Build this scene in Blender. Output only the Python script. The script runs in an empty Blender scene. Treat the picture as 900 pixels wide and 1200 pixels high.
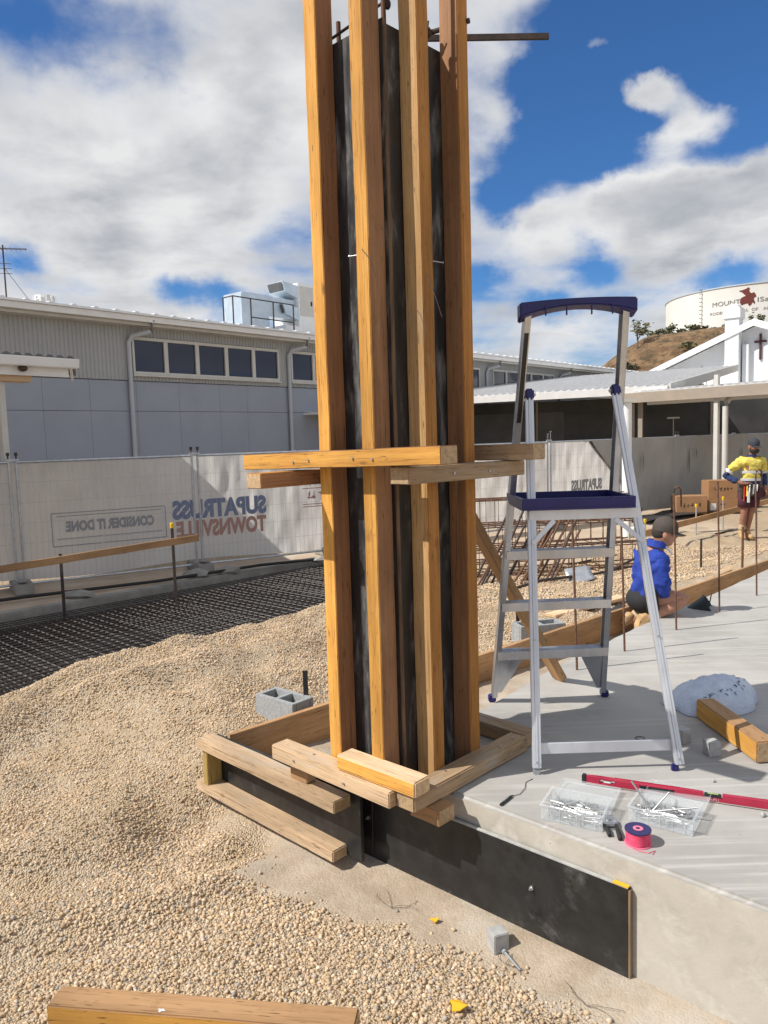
import bpy, bmesh, math, random
import numpy as np
from mathutils import Vector, Matrix
R = math.radians
SC = bpy.context.scene
COL = SC.collection
rng = np.random.default_rng(7)
random.seed(7)

# ------------------------------------------------------------------ camera
cam_d = bpy.data.cameras.new('camera'); cam = bpy.data.objects.new('camera', cam_d); COL.objects.link(cam)
cam_d.sensor_fit = 'AUTO'; cam_d.sensor_width = 36; cam_d.lens = 27.0
cam_d.clip_start = .05; cam_d.clip_end = 6000
pit, rol = R(5.5), R(1.7)
fw = Vector((0, math.cos(pit), -math.sin(pit))); r0 = Vector((1, 0, 0)); u0 = r0.cross(fw)
cr, sr = math.cos(rol), math.sin(rol)
rt = r0 * cr - u0 * sr; dn = -r0 * -0 + (r0 * -sr) * -1 * -1 - u0 * cr
mw = Matrix((rt, -dn, -fw)).transposed().to_4x4(); mw.translation = Vector((0, 0, 1.95))
cam.matrix_world = mw
SC.camera = cam

# ------------------------------------------------------------------ light, sky
SUN_AZ, SUN_EL = 195.5, 46.0          # direction towards the sun, degrees from +X
sv = Vector((math.cos(R(SUN_AZ)) * math.cos(R(SUN_EL)), math.sin(R(SUN_AZ)) * math.cos(R(SUN_EL)), math.sin(R(SUN_EL))))
sun_d = bpy.data.lights.new('sun', 'SUN'); sun_d.energy = 5.0; sun_d.angle = R(.53); sun_d.color = (1, .95, .87)
sun = bpy.data.objects.new('sun', sun_d); COL.objects.link(sun)
sun.rotation_euler = sv.to_track_quat('Z', 'Y').to_euler(); sun.location = (-20, -6, 25)
SC.view_settings.view_transform = 'Standard'; SC.view_settings.look = 'None'
SC.view_settings.exposure = 0.12; SC.view_settings.gamma = 1.0

class NG:
    def __init__(s, nt): s.nt = nt; s.n = nt.nodes; s.l = nt.links
    def new(s, t, **kw):
        n = s.n.new(t)
        for k, v in kw.items(): setattr(n, k, v)
        return n
    def put(s, sock, v):
        if isinstance(v, bpy.types.NodeSocket): s.l.new(v, sock)
        elif v is not None: sock.default_value = v
    def math(s, op, a, b=None, c=None, clamp=False):
        n = s.new('ShaderNodeMath', operation=op, use_clamp=clamp)
        s.put(n.inputs[0], a)
        if b is not None: s.put(n.inputs[1], b)
        if c is not None: s.put(n.inputs[2], c)
        return n.outputs[0]
    def vmath(s, op, a, b=None, out=0):
        n = s.new('ShaderNodeVectorMath', operation=op)
        s.put(n.inputs[0], a)
        if b is not None:
            s.put(n.inputs['Scale'] if op == 'SCALE' else n.inputs[1], b)
        return n.outputs['Value'] if op in ('DISTANCE', 'LENGTH', 'DOT_PRODUCT') else n.outputs[0]
    def noise(s, vec, scale=5, detail=6, rough=.55, dist=0, out='Fac', dim='3D'):
        n = s.new('ShaderNodeTexNoise', noise_dimensions=dim)
        s.put(n.inputs['Vector'], vec)
        n.inputs['Scale'].default_value = scale; n.inputs['Detail'].default_value = detail
        n.inputs['Roughness'].default_value = rough; n.inputs['Distortion'].default_value = dist
        return n.outputs[out]
    def mapr(s, v, a, b, c=0., d=1., smooth=True):
        n = s.new('ShaderNodeMapRange', interpolation_type='SMOOTHSTEP' if smooth else 'LINEAR')
        s.put(n.inputs[0], v)
        for i, x in enumerate((a, b, c, d)): n.inputs[i + 1].default_value = x
        return n.outputs[0]
    def mix(s, f, a, b, mode='MIX'):
        n = s.new('ShaderNodeMix', data_type='RGBA', blend_type=mode)
        s.put(n.inputs[0], f)
        s.put(n.inputs[6], a if not isinstance(a, tuple) else (*a[:3], 1)); s.put(n.inputs[7], b if not isinstance(b, tuple) else (*b[:3], 1))
        return n.outputs[2]

W_ = bpy.data.worlds.new('World'); SC.world = W_; W_.use_nodes = True
g = NG(W_.node_tree); g.n.clear()
sky = g.new('ShaderNodeTexSky', sky_type='NISHITA'); sky.sun_disc = False
sky.sun_elevation = R(SUN_EL); sky.sun_rotation = R((90 - SUN_AZ) % 360)
sky.altitude = 350; sky.air_density = 1.0; sky.dust_density = .35; sky.ozone_density = 2.6
tc = g.new('ShaderNodeTexCoord'); D = tc.outputs['Generated']
sx = g.new('ShaderNodeSeparateXYZ'); g.l.new(D, sx.inputs[0])
den = g.math('ADD', g.math('MAXIMUM', sx.outputs[2], 0.0), .22)
cx = g.new('ShaderNodeCombineXYZ')
g.l.new(g.math('DIVIDE', sx.outputs[0], den), cx.inputs[0]); g.l.new(g.math('DIVIDE', sx.outputs[1], den), cx.inputs[1]); cx.inputs[2].default_value = .37
P2 = cx.outputs[0]
big = g.noise(P2, 1.15, 6, .55)
fine = g.noise(P2, 2.7, 12, .57, .15)
off = g.vmath('ADD', P2, (-.085, -.03, 0.0))
fine2 = g.noise(off, 2.6, 4, .5, .1)
wob = g.vmath('SUBTRACT', g.noise(D, 9, 6, .6, 0, 'Color'), (.5, .5, .5))
DW = g.vmath('MULTIPLY', g.vmath('ADD', D, g.vmath('MULTIPLY', wob, (.10, .10, .07))), (1, 1, 1.7))
BL = [((.30, .865, .41), .21, -.72), ((.40, .83, .41), .25, -.75), ((.235, .895, .365), .12, -.4), ((.19, .928, .315), .075, -.34), ((.16, .948, .28), .06, -.3),
      ((.36, .87, .315), .13, -.45), ((.29, .90, .325), .10, -.4), ((.25, .92, .30), .07, -.3), ((-.25, .951, .181), .06, -.34), ((-.19, .966, .178), .055, -.34), ((-.135, .975, .17), .045, -.2), ((-.336, .836, .433), .11, -.24), ((-.226, .877, .42), .10, -.24),
      ((.135, .973, .19), .045, -.24), ((.207, .967, .15), .05, -.28), ((.40, .90, .176), .06, -.26), ((.264, .944, .197), .05, -.2), ((-.396, .892, .217), .05, -.22),
      ((.341, .875, .333), .105, .80), ((.309, .892, .322), .08, .36), ((.385, .858, .345), .08, .34), ((.325, .865, .383), .08, .85), ((.281, .884, .373), .065, .70), ((.238, .879, .412), .05, .50), ((.26, .875, .418), .04, .42),
      ((.411, .868, .262), .10, .38), ((.30, .91, .262), .10, .40), ((.351, .904, .235), .11, .32), ((.20, .945, .24), .07, .26), ((.156, .90, .42), .06, .16), ((.15, .918, .36), .06, .20),
      ((-.323, .895, .308), .26, .16), ((-.13, .907, .38), .24, .16), ((-.192, .943, .262), .15, .18)]
bias = None
for c, r_, w in BL:
    v = Vector(c).normalized()
    d = g.vmath('DISTANCE', DW, (v.x, v.y, v.z * 1.7))
    m = g.mapr(d, 0, r_, w, 0)
    bias = m if bias is None else g.math('ADD', bias, m)
dens = g.math('ADD', g.math('ADD', g.math('MULTIPLY', big, .55), g.math('MULTIPLY', fine, .80)), bias)
cov = g.mapr(dens, .46, .80)
lit = g.math('ADD', g.math('MULTIPLY', g.math('SUBTRACT', fine2, fine), 2.0), .80)
thick = g.mapr(dens, .72, 1.1, 0, .42)
lum = g.math('SUBTRACT', lit, thick, clamp=True)
ccol = g.mix(lum, (.47, .50, .555), (.93, .935, .94))
hz = g.mapr(sx.outputs[2], 0.0, .16, .35, 0)
ccol = g.mix(hz, ccol, (.62, .68, .76))
skyc = g.mix(1.0, sky.outputs[0], (.47, .84, 1.25), 'MULTIPLY')
skyc = g.mix(g.mapr(sx.outputs[2], 0.02, .20, .75, 0), skyc, (3.6, 4.9, 6.6))
b1 = g.new('ShaderNodeBackground'); g.l.new(skyc, b1.inputs[0]); b1.inputs[1].default_value = .085
b2 = g.new('ShaderNodeBackground'); g.l.new(ccol, b2.inputs[0]); b2.inputs[1].default_value = .80
ms = g.new('ShaderNodeMixShader'); g.l.new(cov, ms.inputs[0]); g.l.new(b1.outputs[0], ms.inputs[1]); g.l.new(b2.outputs[0], ms.inputs[2])
wo = g.new('ShaderNodeOutputWorld'); g.l.new(ms.outputs[0], wo.inputs[0])

# ------------------------------------------------------------------ numpy noise
def _h(ix, iy, s):
    n = (ix.astype(np.int64) * 374761393 + iy.astype(np.int64) * 668265263 + s * 1442695041) & 0xffffffff
    n = ((n ^ (n >> 13)) * 1274126177) & 0xffffffff
    return ((n ^ (n >> 16)) & 0xffff) / 65535.0
def vn(x, y, s=0):
    x = np.asarray(x, float); y = np.asarray(y, float)
    ix = np.floor(x); iy = np.floor(y); fx = x - ix; fy = y - iy
    fx = fx * fx * (3 - 2 * fx); fy = fy * fy * (3 - 2 * fy)
    a = _h(ix, iy, s); b = _h(ix + 1, iy, s); c = _h(ix, iy + 1, s); d = _h(ix + 1, iy + 1, s)
    return (a * (1 - fx) + b * fx) * (1 - fy) + (c * (1 - fx) + d * fx) * fy - .5
def fbm(x, y, s=0, o=4):
    t = 0; am = 1
    for k in range(o):
        t = t + am * vn(x * 2 ** k, y * 2 ** k, s + k); am *= .5
    return t
def sst(x, a, b):
    t = np.clip((x - a) / (b - a), 0, 1); return t * t * (3 - 2 * t)

# ------------------------------------------------------------------ site axes: a runs along the slab's near face, b away along its left edge
TH = R(46); E2 = Vector((math.cos(TH), math.sin(TH), 0)); E1 = Vector((math.sin(TH), -math.cos(TH), 0)); ORG = Vector((-.75, 3.95, 0))
UP = Vector((0, 0, 1))
def S(a, b, z=0): return ORG + E1 * a + E2 * b + UP * z
def ab(x, y):
    qx, qy = x - ORG.x, y - ORG.y
    return qx * E1.x + qy * E1.y, qx * E2.x + qy * E2.y

# ------------------------------------------------------------------ materials
MATS = {}
def mat(name, c1, c2=None, scale=8, lo=.35, hi=.65, rough=.7, metal=0, bump=0, bscale=None, bdist=.004, c3=None, scale3=3, lo3=.5, hi3=.7, stretch=(1, 1, 1), detail=8, rand=0, spec=.5, trans=0, alpha=1, coord='Object', rvar=0):
    m = bpy.data.materials.new(name); m.use_nodes = True; g = NG(m.node_tree); p = g.n['Principled BSDF']
    t = g.new('ShaderNodeTexCoord'); V = g.vmath('MULTIPLY', t.outputs[coord], stretch)
    col = (*c1, 1)
    if c2:
        n = g.noise(V, scale, detail, .6)
        col = g.mix(g.mapr(n, lo, hi), c1, c2)
    if c3:
        n3 = g.noise(V, scale3, 7, .65, .3)
        col = g.mix(g.mapr(n3, lo3, hi3), col, c3)
    if rand:
        oi = g.new('ShaderNodeObjectInfo')
        f = g.math('MULTIPLY_ADD', oi.outputs['Random'], 2 * rand, 1 - rand)
        cc = g.new('ShaderNodeCombineXYZ')
        for i in range(3): g.l.new(f, cc.inputs[i])
        col = g.mix(1.0, col, cc.outputs[0], 'MULTIPLY')
    g.put(p.inputs['Base Color'], col)
    p.inputs['Roughness'].default_value = rough; p.inputs['Metallic'].default_value = metal
    p.inputs['Specular IOR Level'].default_value = spec
    if rvar:
        g.put(p.inputs['Roughness'], g.mapr(g.noise(V, scale * 1.7, 5), .3, .7, rough - rvar, rough + rvar))
    if trans: p.inputs['Transmission Weight'].default_value = trans
    if alpha < 1: p.inputs['Alpha'].default_value = alpha
    if bump:
        b = g.new('ShaderNodeBump'); b.inputs['Strength'].default_value = bump; b.inputs['Distance'].default_value = bdist
        g.l.new(g.noise(V, bscale or scale * 4, 6, .65), b.inputs['Height']); g.l.new(b.outputs[0], p.inputs['Normal'])
    MATS[name] = m; return m
def wood(name, c1, c2, dark, worn=None, wornlo=.52, rand=.18, grain=34, rough=.72, knots=.12):
    m = bpy.data.materials.new(name); m.use_nodes = True; g = NG(m.node_tree); p = g.n['Principled BSDF']
    t = g.new('ShaderNodeTexCoord'); oi = g.new('ShaderNodeObjectInfo')
    sh = g.new('ShaderNodeCombineXYZ'); g.l.new(g.math('MULTIPLY', oi.outputs['Random'], 37.0), sh.inputs[0]); g.l.new(g.math('MULTIPLY', oi.outputs['Random'], 11.0), sh.inputs[1])
    O = g.vmath('ADD', t.outputs['Object'], sh.outputs[0])
    G1 = g.noise(g.vmath('MULTIPLY', O, (1.1, grain, grain)), 1, 6, .6, .6)
    G2 = g.noise(g.vmath('MULTIPLY', O, (5, grain * 5, grain * 5)), 1, 4, .7)
    B = g.noise(g.vmath('MULTIPLY', O, (1.3, 5, 5)), 1, 4, .55)
    col = g.mix(g.mapr(G1, .3, .7), c1, c2)
    col = g.mix(g.mapr(G2, .50, .72, 0, .72), col, dark)
    CK = g.noise(g.vmath('MULTIPLY', O, (2.2, 120, 120)), 1, 3, .5)
    col = g.mix(g.mapr(CK, .66, .72, 0, .8), col, tuple(.45 * x for x in dark))
    FK = g.noise(g.vmath('MULTIPLY', O, (14, 150, 150)), 1, 2, .5)
    col = g.mix(g.mapr(FK, .66, .72, 0, .75), col, tuple(.5 * x for x in dark))
    col = g.mix(g.mapr(g.noise(O, 7, 9, .7, .4), .60, .72, 0, .45), col, dark)
    if worn: col = g.mix(g.mapr(g.noise(g.vmath('MULTIPLY', O, (2.2, 9, 9)), 1, 8, .68, .5), wornlo, wornlo + .16, 0, .85), col, worn)
    if knots:
        v = g.new('ShaderNodeTexVoronoi'); g.l.new(g.vmath('MULTIPLY', O, (3.2, 9, 9)), v.inputs['Vector']); v.inputs['Scale'].default_value = 1
        col = g.mix(g.mapr(v.outputs['Distance'], .05, knots, .8, 0), col, dark)
    f = g.math('MULTIPLY_ADD', oi.outputs['Random'], 2 * rand, 1 - rand)
    f = g.math('MULTIPLY', f, g.mapr(B, .25, .75, .74, 1.20))
    cc = g.new('ShaderNodeCombineXYZ')
    for i in range(3): g.l.new(f, cc.inputs[i])
    g.put(p.inputs['Base Color'], g.mix(1.0, col, cc.outputs[0], 'MULTIPLY'))
    p.inputs['Roughness'].default_value = rough; p.inputs['Specular IOR Level'].default_value = .25
    b = g.new('ShaderNodeBump'); b.inputs['Strength'].default_value = .45; b.inputs['Distance'].default_value = .0025
    g.l.new(g.math('ADD', g.math('MULTIPLY', G1, .7), g.math('MULTIPLY', G2, .5)), b.inputs['Height']); g.l.new(b.outputs[0], p.inputs['Normal'])
    MATS[name] = m; return m

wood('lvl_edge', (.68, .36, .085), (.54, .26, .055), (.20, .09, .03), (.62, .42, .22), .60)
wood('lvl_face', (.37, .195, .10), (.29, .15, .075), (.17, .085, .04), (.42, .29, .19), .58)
wood('lvl_orange', (.48, .22, .055), (.37, .16, .04), (.16, .07, .025), (.40, .25, .13), .60)
wood('pine_pale', (.62, .45, .285), (.53, .37, .225), (.20, .12, .07), (.50, .42, .33), .52)
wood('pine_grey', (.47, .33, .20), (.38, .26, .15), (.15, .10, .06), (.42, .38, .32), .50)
wood('plank_tan', (.44, .26, .13), (.38, .22, .105), (.20, .11, .05), (.46, .33, .21), .58, grain=22)
wood('end_grain', (.55, .40, .24), (.40, .27, .15), (.25, .15, .08), None, grain=60, knots=0)
wood('post_ochre', (.42, .30, .10), (.36, .25, .08), (.2, .12, .05))
wood('stud_tan', (.54, .335, .15), (.46, .27, .11), (.18, .10, .05), (.46, .34, .22), .56)
mat('ply_black', (.014, .014, .015), (.028, .028, .029), 14, rough=.42, c3=(.24, .24, .235), scale3=13, lo3=.50, hi3=.80, stretch=(1, 1, .22), bump=.2, rvar=.14)
mat('ply_board', (.012, .012, .013), (.022, .022, .022), 9, rough=.40, c3=(.12, .115, .108), scale3=6, lo3=.55, hi3=.80, bump=.1, rvar=.12)
mat('ply_edge', (.23, .15, .085), (.12, .08, .05), 60, stretch=(1, 1, .1), rough=.85)
mat('concrete_face', (.455, .42, .36), (.36, .33, .28), 3.5, c3=(.51, .48, .42), scale3=7, lo3=.45, hi3=.72, rough=.88, bump=.35, bscale=40, bdist=.004)
mat('concrete_cube', (.42, .42, .40), (.33, .33, .32), 25, rough=.9, bump=.4, bscale=120)
mat('block_grey', (.36, .37, .37), (.27, .28, .28), 60, rough=.92, bump=.6, bscale=180, bdist=.003)
mat('aluminium', (.62, .63, .65), (.48, .49, .52), 6, rough=.34, metal=.88, bump=.05, stretch=(1, 1, .4), rvar=.1)
mat('aluminium_pale', (.74, .76, .80), (.62, .64, .68), 6, rough=.45, metal=.55, stretch=(1, 1, .4), rvar=.08)
mat('blue_plastic', (.011, .010, .095), (.015, .013, .12), 6, rough=.38)
mat('steel_rust', (.16, .075, .04), (.09, .045, .03), 30, rough=.85, c3=(.22, .12, .07), scale3=12)
mat('steel_dark', (.045, .035, .030), (.075, .05, .04), 25, rough=.7, metal=.3)
mat('mesh_steel_lit', (.20, .19, .18), (.10, .09, .08), 12, rough=.42, metal=.3)
mat('galv', (.52, .54, .56), (.40, .42, .45), 14, rough=.42, metal=.6)
mat('zinc', (.50, .50, .50), None, rough=.42, metal=.8)
mat('white_paint', (.80, .80, .79), (.74, .74, .73), 3, rough=.55)
mat('cream_paint', (.58, .565, .52), (.53, .515, .475), 3, rough=.6)
mat('brown_and_shade', (.36, .30, .24), (.32, .27, .22), 4, rough=.7)  # brown paint; on the lower walkway fascia it stands in for shade
mat('soffit_tan', (.52, .36, .22), None, rough=.8)
mat('wall_panel', (.31, .34, .395), (.29, .318, .372), 1.2, rough=.75, bump=.04)
mat('wall_pipe', (.46, .475, .50), (.43, .445, .47), 3, rough=.6)
mat('wall_clad', (.385, .39, .39), (.36, .365, .365), 2, rough=.65)
mat('window_glass', (.012, .017, .045), None, rough=.05, spec=.6)
mat('roof_white', (.80, .81, .82), (.74, .75, .76), 3, rough=.42)
mat('roof_iron', (.60, .59, .57), (.50, .49, .47), 3, rough=.45, metal=.2)
mat('galv_duct', (.60, .68, .74), (.50, .58, .65), 3, rough=.35, metal=.45)
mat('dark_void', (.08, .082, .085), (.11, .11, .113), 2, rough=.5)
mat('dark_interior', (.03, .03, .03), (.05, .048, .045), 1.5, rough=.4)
mat('church_white', (.72, .72, .71), (.66, .67, .68), 1, rough=.7)
mat('cross_red', (.06, .014, .014), None, rough=.6)
mat('tank_paint', (.68, .675, .64), (.60, .595, .56), .12, rough=.7)
mat('tank_ink', (.16, .15, .14), None, rough=.8)
mat('emblem_red', (.13, .025, .018), None, rough=.8)
mat('leaf_dark', (.045, .058, .026), (.085, .09, .04), 1.5, rough=.8, rand=.2)
mat('leaf_pale', (.10, .11, .055), (.15, .14, .07), 1.5, rough=.8, rand=.2)
mat('bark', (.16, .12, .09), (.10, .08, .06), 5, rough=.9)
mat('hill_dry', (.36, .225, .115), (.22, .135, .07), .55, lo=.42, hi=.60, c3=(.12, .09, .045), scale3=.30, lo3=.52, hi3=.64, rough=.95, bump=1.0, bscale=1.1, bdist=1.6, stretch=(1, 1, 2.2))
mat('path_sand', (.46, .36, .26), (.40, .31, .22), 2, c3=(.52, .44, .34), scale3=1.2, rough=.95, bump=.2, bscale=40)
mat('kerb_concrete', (.32, .30, .27), (.24, .225, .20), 5, rough=.92, bump=.3, bscale=30)
mat('liner_black', (.018, .018, .018), (.04, .036, .033), 4, rough=.6, bump=.6, bscale=12, bdist=.02)
mat('cardboard', (.35, .19, .09), (.30, .16, .075), 4, rough=.9)
mat('cardboard_ink', (.03, .025, .02), None, rough=.9)
mat('paper_white', (.7, .7, .68), None, rough=.8)
mat('cap_yellow', (.78, .48, .02), None, rough=.5)
mat('yellow_scrap', (.72, .40, .02), None, rough=.6)
mat('pink_string', (.85, .10, .20), (.75, .06, .14), 40, rough=.8, bump=.5, bscale=200)
mat('label_navy', (.03, .025, .10), None, rough=.4)
mat('label_pink', (.8, .2, .3), None, rough=.5)
mat('level_red', (.42, .025, .065), (.36, .02, .05), 8, rough=.38)
mat('level_black', (.02, .02, .02), None, rough=.5)
mat('vial_green', (.30, .42, .12), None, rough=.15)
mat('white_ink', (.75, .75, .74), None, rough=.7)
mat('bag_plastic', (.60, .66, .76), (.50, .56, .68), 6, rough=.33, bump=.9, bscale=14, bdist=.02)
mat('bag_ink', (.03, .04, .10), None, rough=.6)
mat('skin', (.43, .22, .145), (.37, .18, .115), 20, rough=.6)
mat('skin_dark', (.32, .15, .10), (.27, .12, .08), 20, rough=.6)
mat('hair_dark', (.03, .022, .018), None, rough=.9)
mat('shirt_blue', (.016, .052, .36), (.009, .032, .25), 9, rough=.8, bump=.5, bscale=7, bdist=.05)
mat('shorts_black', (.018, .018, .02), None, rough=.85)
mat('shirt_hivis', (.76, .64, .13), (.62, .50, .09), 8, rough=.8, bump=.5, bscale=7, bdist=.05)
mat('navy_cloth', (.022, .04, .13), (.016, .03, .10), 6, rough=.85)
mat('reflective', (.55, .56, .56), None, rough=.35, metal=.2)
mat('shorts_maroon', (.085, .022, .035), (.06, .016, .026), 8, rough=.85)
mat('boot_tan', (.52, .34, .17), (.42, .27, .13), 12, rough=.85, bump=.3)
mat('sock_tan', (.50, .38, .24), (.42, .31, .19), 25, rough=.95)
mat('cap_brown', (.075, .06, .05), (.055, .045, .038), 14, rough=.85)
mat('cap_navy', (.03, .035, .045), None, rough=.8)
mat('lens_blue', (.02, .06, .25), None, rough=.08, metal=.5)
mat('leather', (.06, .035, .025), None, rough=.6)
mat('tool_red', (.5, .03, .02), None, rough=.4)
mat('tool_yellow', (.75, .5, .05), None, rough=.4)
mat('bucket_green', (.03, .045, .045), None, rough=.5)
mat('rubber', (.02, .02, .02), None, rough=.8)
mat('iron_oxide', (.25, .09, .05), (.18, .07, .04), 20, rough=.95)
mat('ink_blue', (.17, .20, .30), None, rough=.9)
mat('ink_red', (.40, .22, .18), None, rough=.9)
mat('ink_dark', (.27, .27, .28), None, rough=.9)
mat('cloth_grey_shade', (.37, .36, .335), (.32, .31, .29), 1.2, rough=.9)  # fence sheet grey, with the shade put into the colour
for nm, a_ in (('clear_plastic', .20),):
    m = mat(nm, (.72, .76, .78), None, rough=.12, alpha=a_)
def cloth_mat():
    m = bpy.data.materials.new('shade_cloth'); m.use_nodes = True; g = NG(m.node_tree); g.n.clear()
    t = g.new('ShaderNodeTexCoord'); V = t.outputs['Object']
    c = g.mix(g.mapr(g.noise(V, .8, 5), .35, .65), (.83, .83, .83), (.74, .745, .75))
    b = g.new('ShaderNodeBump'); b.inputs['Strength'].default_value = .9; b.inputs['Distance'].default_value = .07
    g.l.new(g.noise(g.vmath('MULTIPLY', V, (1, 1, .45)), 9, 5, .6, 1.2), b.inputs['Height'])
    d = g.new('ShaderNodeBsdfDiffuse'); tr = g.new('ShaderNodeBsdfTranslucent')
    g.l.new(c, d.inputs[0]); g.l.new(g.mix(1.0, c, (1.0, .98, .95), 'MULTIPLY'), tr.inputs[0]); g.l.new(b.outputs[0], d.inputs[2]); g.l.new(b.outputs[0], tr.inputs[2])
    x = g.new('ShaderNodeMixShader'); x.inputs[0].default_value = .78; g.l.new(d.outputs[0], x.inputs[1]); g.l.new(tr.outputs[0], x.inputs[2])
    o = g.new('ShaderNodeOutputMaterial'); g.l.new(x.outputs[0], o.inputs[0]); MATS['shade_cloth'] = m
cloth_mat()

# ------------------------------------------------------------------ mesh helpers
class MB:
    def __init__(s): s.v = []; s.f = []; s.mi = []
    def add(s, vs, fs, mi=0):
        o = len(s.v); s.v += [tuple(v) for v in vs]; s.f += [tuple(i + o for i in f) for f in fs]; s.mi += [mi] * len(fs); return s
    def box(s, c, sx, sy, sz, X=Vector((1, 0, 0)), Y=Vector((0, 1, 0)), Z=UP, mi=0):
        c = Vector(c); vs = [c + X * (sx / 2 * i) + Y * (sy / 2 * j) + Z * (sz / 2 * k) for k in (-1, 1) for j in (-1, 1) for i in (-1, 1)]
        return s.add(vs, [(0, 2, 3, 1), (4, 5, 7, 6), (0, 1, 5, 4), (2, 6, 7, 3), (0, 4, 6, 2), (1, 3, 7, 5)], mi)
    def tube(s, pts, r, n=8, mi=0, cap=True):
        pts = [Vector(p) for p in pts]; rs = r if isinstance(r, (list, tuple)) else [r] * len(pts)
        vs = []; fs = []
        for i, p in enumerate(pts):
            t = (pts[min(i + 1, len(pts) - 1)] - pts[max(i - 1, 0)]).normalized()
            a = t.cross(UP if abs(t.z) < .9 else Vector((1, 0, 0))).normalized(); b = t.cross(a)
            vs += [p + (a * math.cos(2 * math.pi * k / n) + b * math.sin(2 * math.pi * k / n)) * rs[i] for k in range(n)]
        for i in range(len(pts) - 1):
            fs += [(i * n + k, i * n + (k + 1) % n, (i + 1) * n + (k + 1) % n, (i + 1) * n + k) for k in range(n)]
        if cap: fs += [tuple(range(n))[::-1], tuple((len(pts) - 1) * n + k for k in range(n))]
        return s.add(vs, fs, mi)
    def prism(s, poly, vec, mi=0):
        vec = Vector(vec); n = len(poly); A = [Vector(p) for p in poly]
        vs = A + [p + vec for p in A]
        return s.add(vs, [tuple(range(n))[::-1], tuple(range(n, 2 * n))] + [(i, (i + 1) % n, n + (i + 1) % n, n + i) for i in range(n)], mi)
    def lathe(s, prof, c, n=24, sx=1, sy=1, X=Vector((1, 0, 0)), Y=Vector((0, 1, 0)), Z=UP, mi=0):
        c = Vector(c); vs = []; fs = []
        for r, z in prof:
            vs += [c + X * (r * sx * math.cos(2 * math.pi * k / n)) + Y * (r * sy * math.sin(2 * math.pi * k / n)) + Z * z for k in range(n)]
        for i in range(len(prof) - 1):
            fs += [(i * n + k, i * n + (k + 1) % n, (i + 1) * n + (k + 1) % n, (i + 1) * n + k) for k in range(n)]
        return s.add(vs, fs, mi)
    def ell(s, c, rx, ry, rz, n=14, m=9, X=Vector((1, 0, 0)), Y=Vector((0, 1, 0)), Z=UP, mi=0):
        return s.lathe([(math.sin(math.pi * k / m), -math.cos(math.pi * k / m) * rz) for k in range(m + 1)], c, n, rx, ry, X, Y, Z, mi)
    def grid(s, P, nu, nv, mi=0):   # P: list of nu*nv points
        return s.add(P, [(i * nv + j, (i + 1) * nv + j, (i + 1) * nv + j + 1, i * nv + j + 1) for i in range(nu - 1) for j in range(nv - 1)], mi)
    def build(s, name, mats, parent=None, smooth=False, bevel=0, seg=2):
        me = bpy.data.meshes.new(name); off = wloc(parent)
        me.from_pydata([(v[0] - off.x, v[1] - off.y, v[2] - off.z) for v in s.v], [], s.f)
        for m in (mats if isinstance(mats, (list, tuple)) else [mats]): me.materials.append(MATS[m])
        me.polygons.foreach_set('material_index', s.mi)
        bm = bmesh.new(); bm.from_mesh(me); bmesh.ops.remove_doubles(bm, verts=bm.verts, dist=1e-5)
        bmesh.ops.recalc_face_normals(bm, faces=bm.faces)
        if bevel: bmesh.ops.bevel(bm, geom=[e for e in bm.edges if len(e.link_faces) == 2 and e.calc_face_angle(0) > .5], offset=bevel, segments=seg, affect='EDGES', clamp_overlap=True)
        bm.to_mesh(me); bm.free()
        if smooth:
            me.polygons.foreach_set('use_smooth', [True] * len(me.polygons))
            if smooth != 'all': me.set_sharp_from_angle(angle=R(38))
        return link(name, me, parent)
WL = {}
def wloc(p): return Vector((0, 0, 0)) if p is None else WL.get(p.name, Vector((0, 0, 0)))
def link(name, me, parent=None, M=None):
    o = bpy.data.objects.new(name, me); COL.objects.link(o)
    if M is not None:
        M = M.copy(); M.translation = M.translation - wloc(parent); o.matrix_local = M
    if parent is not None: o.parent = parent
    WL[o.name] = wloc(parent)          # meshes hang at their thing's origin
    if M is not None: WL[o.name] = wloc(parent) + M.translation
    return o
def tag(o, label, cat, group=None):
    o['label'] = label; o['category'] = cat
    if group: o['group'] = group
    return o
def thing(name, loc, label, cat, group=None):
    o = bpy.data.objects.new(name, None); COL.objects.link(o); o.location = loc; o.empty_display_size = .2
    WL[o.name] = Vector(loc); return tag(o, label, cat, group)
def struct(o, kind='structure'): o['kind'] = kind; return o
def frame(p, x, z):
    x = Vector(x).normalized(); z = (Vector(z) - x * x.dot(Vector(z))).normalized(); y = z.cross(x)
    M = Matrix((x, y, z)).transposed().to_4x4(); M.translation = Vector(p); return M
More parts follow.
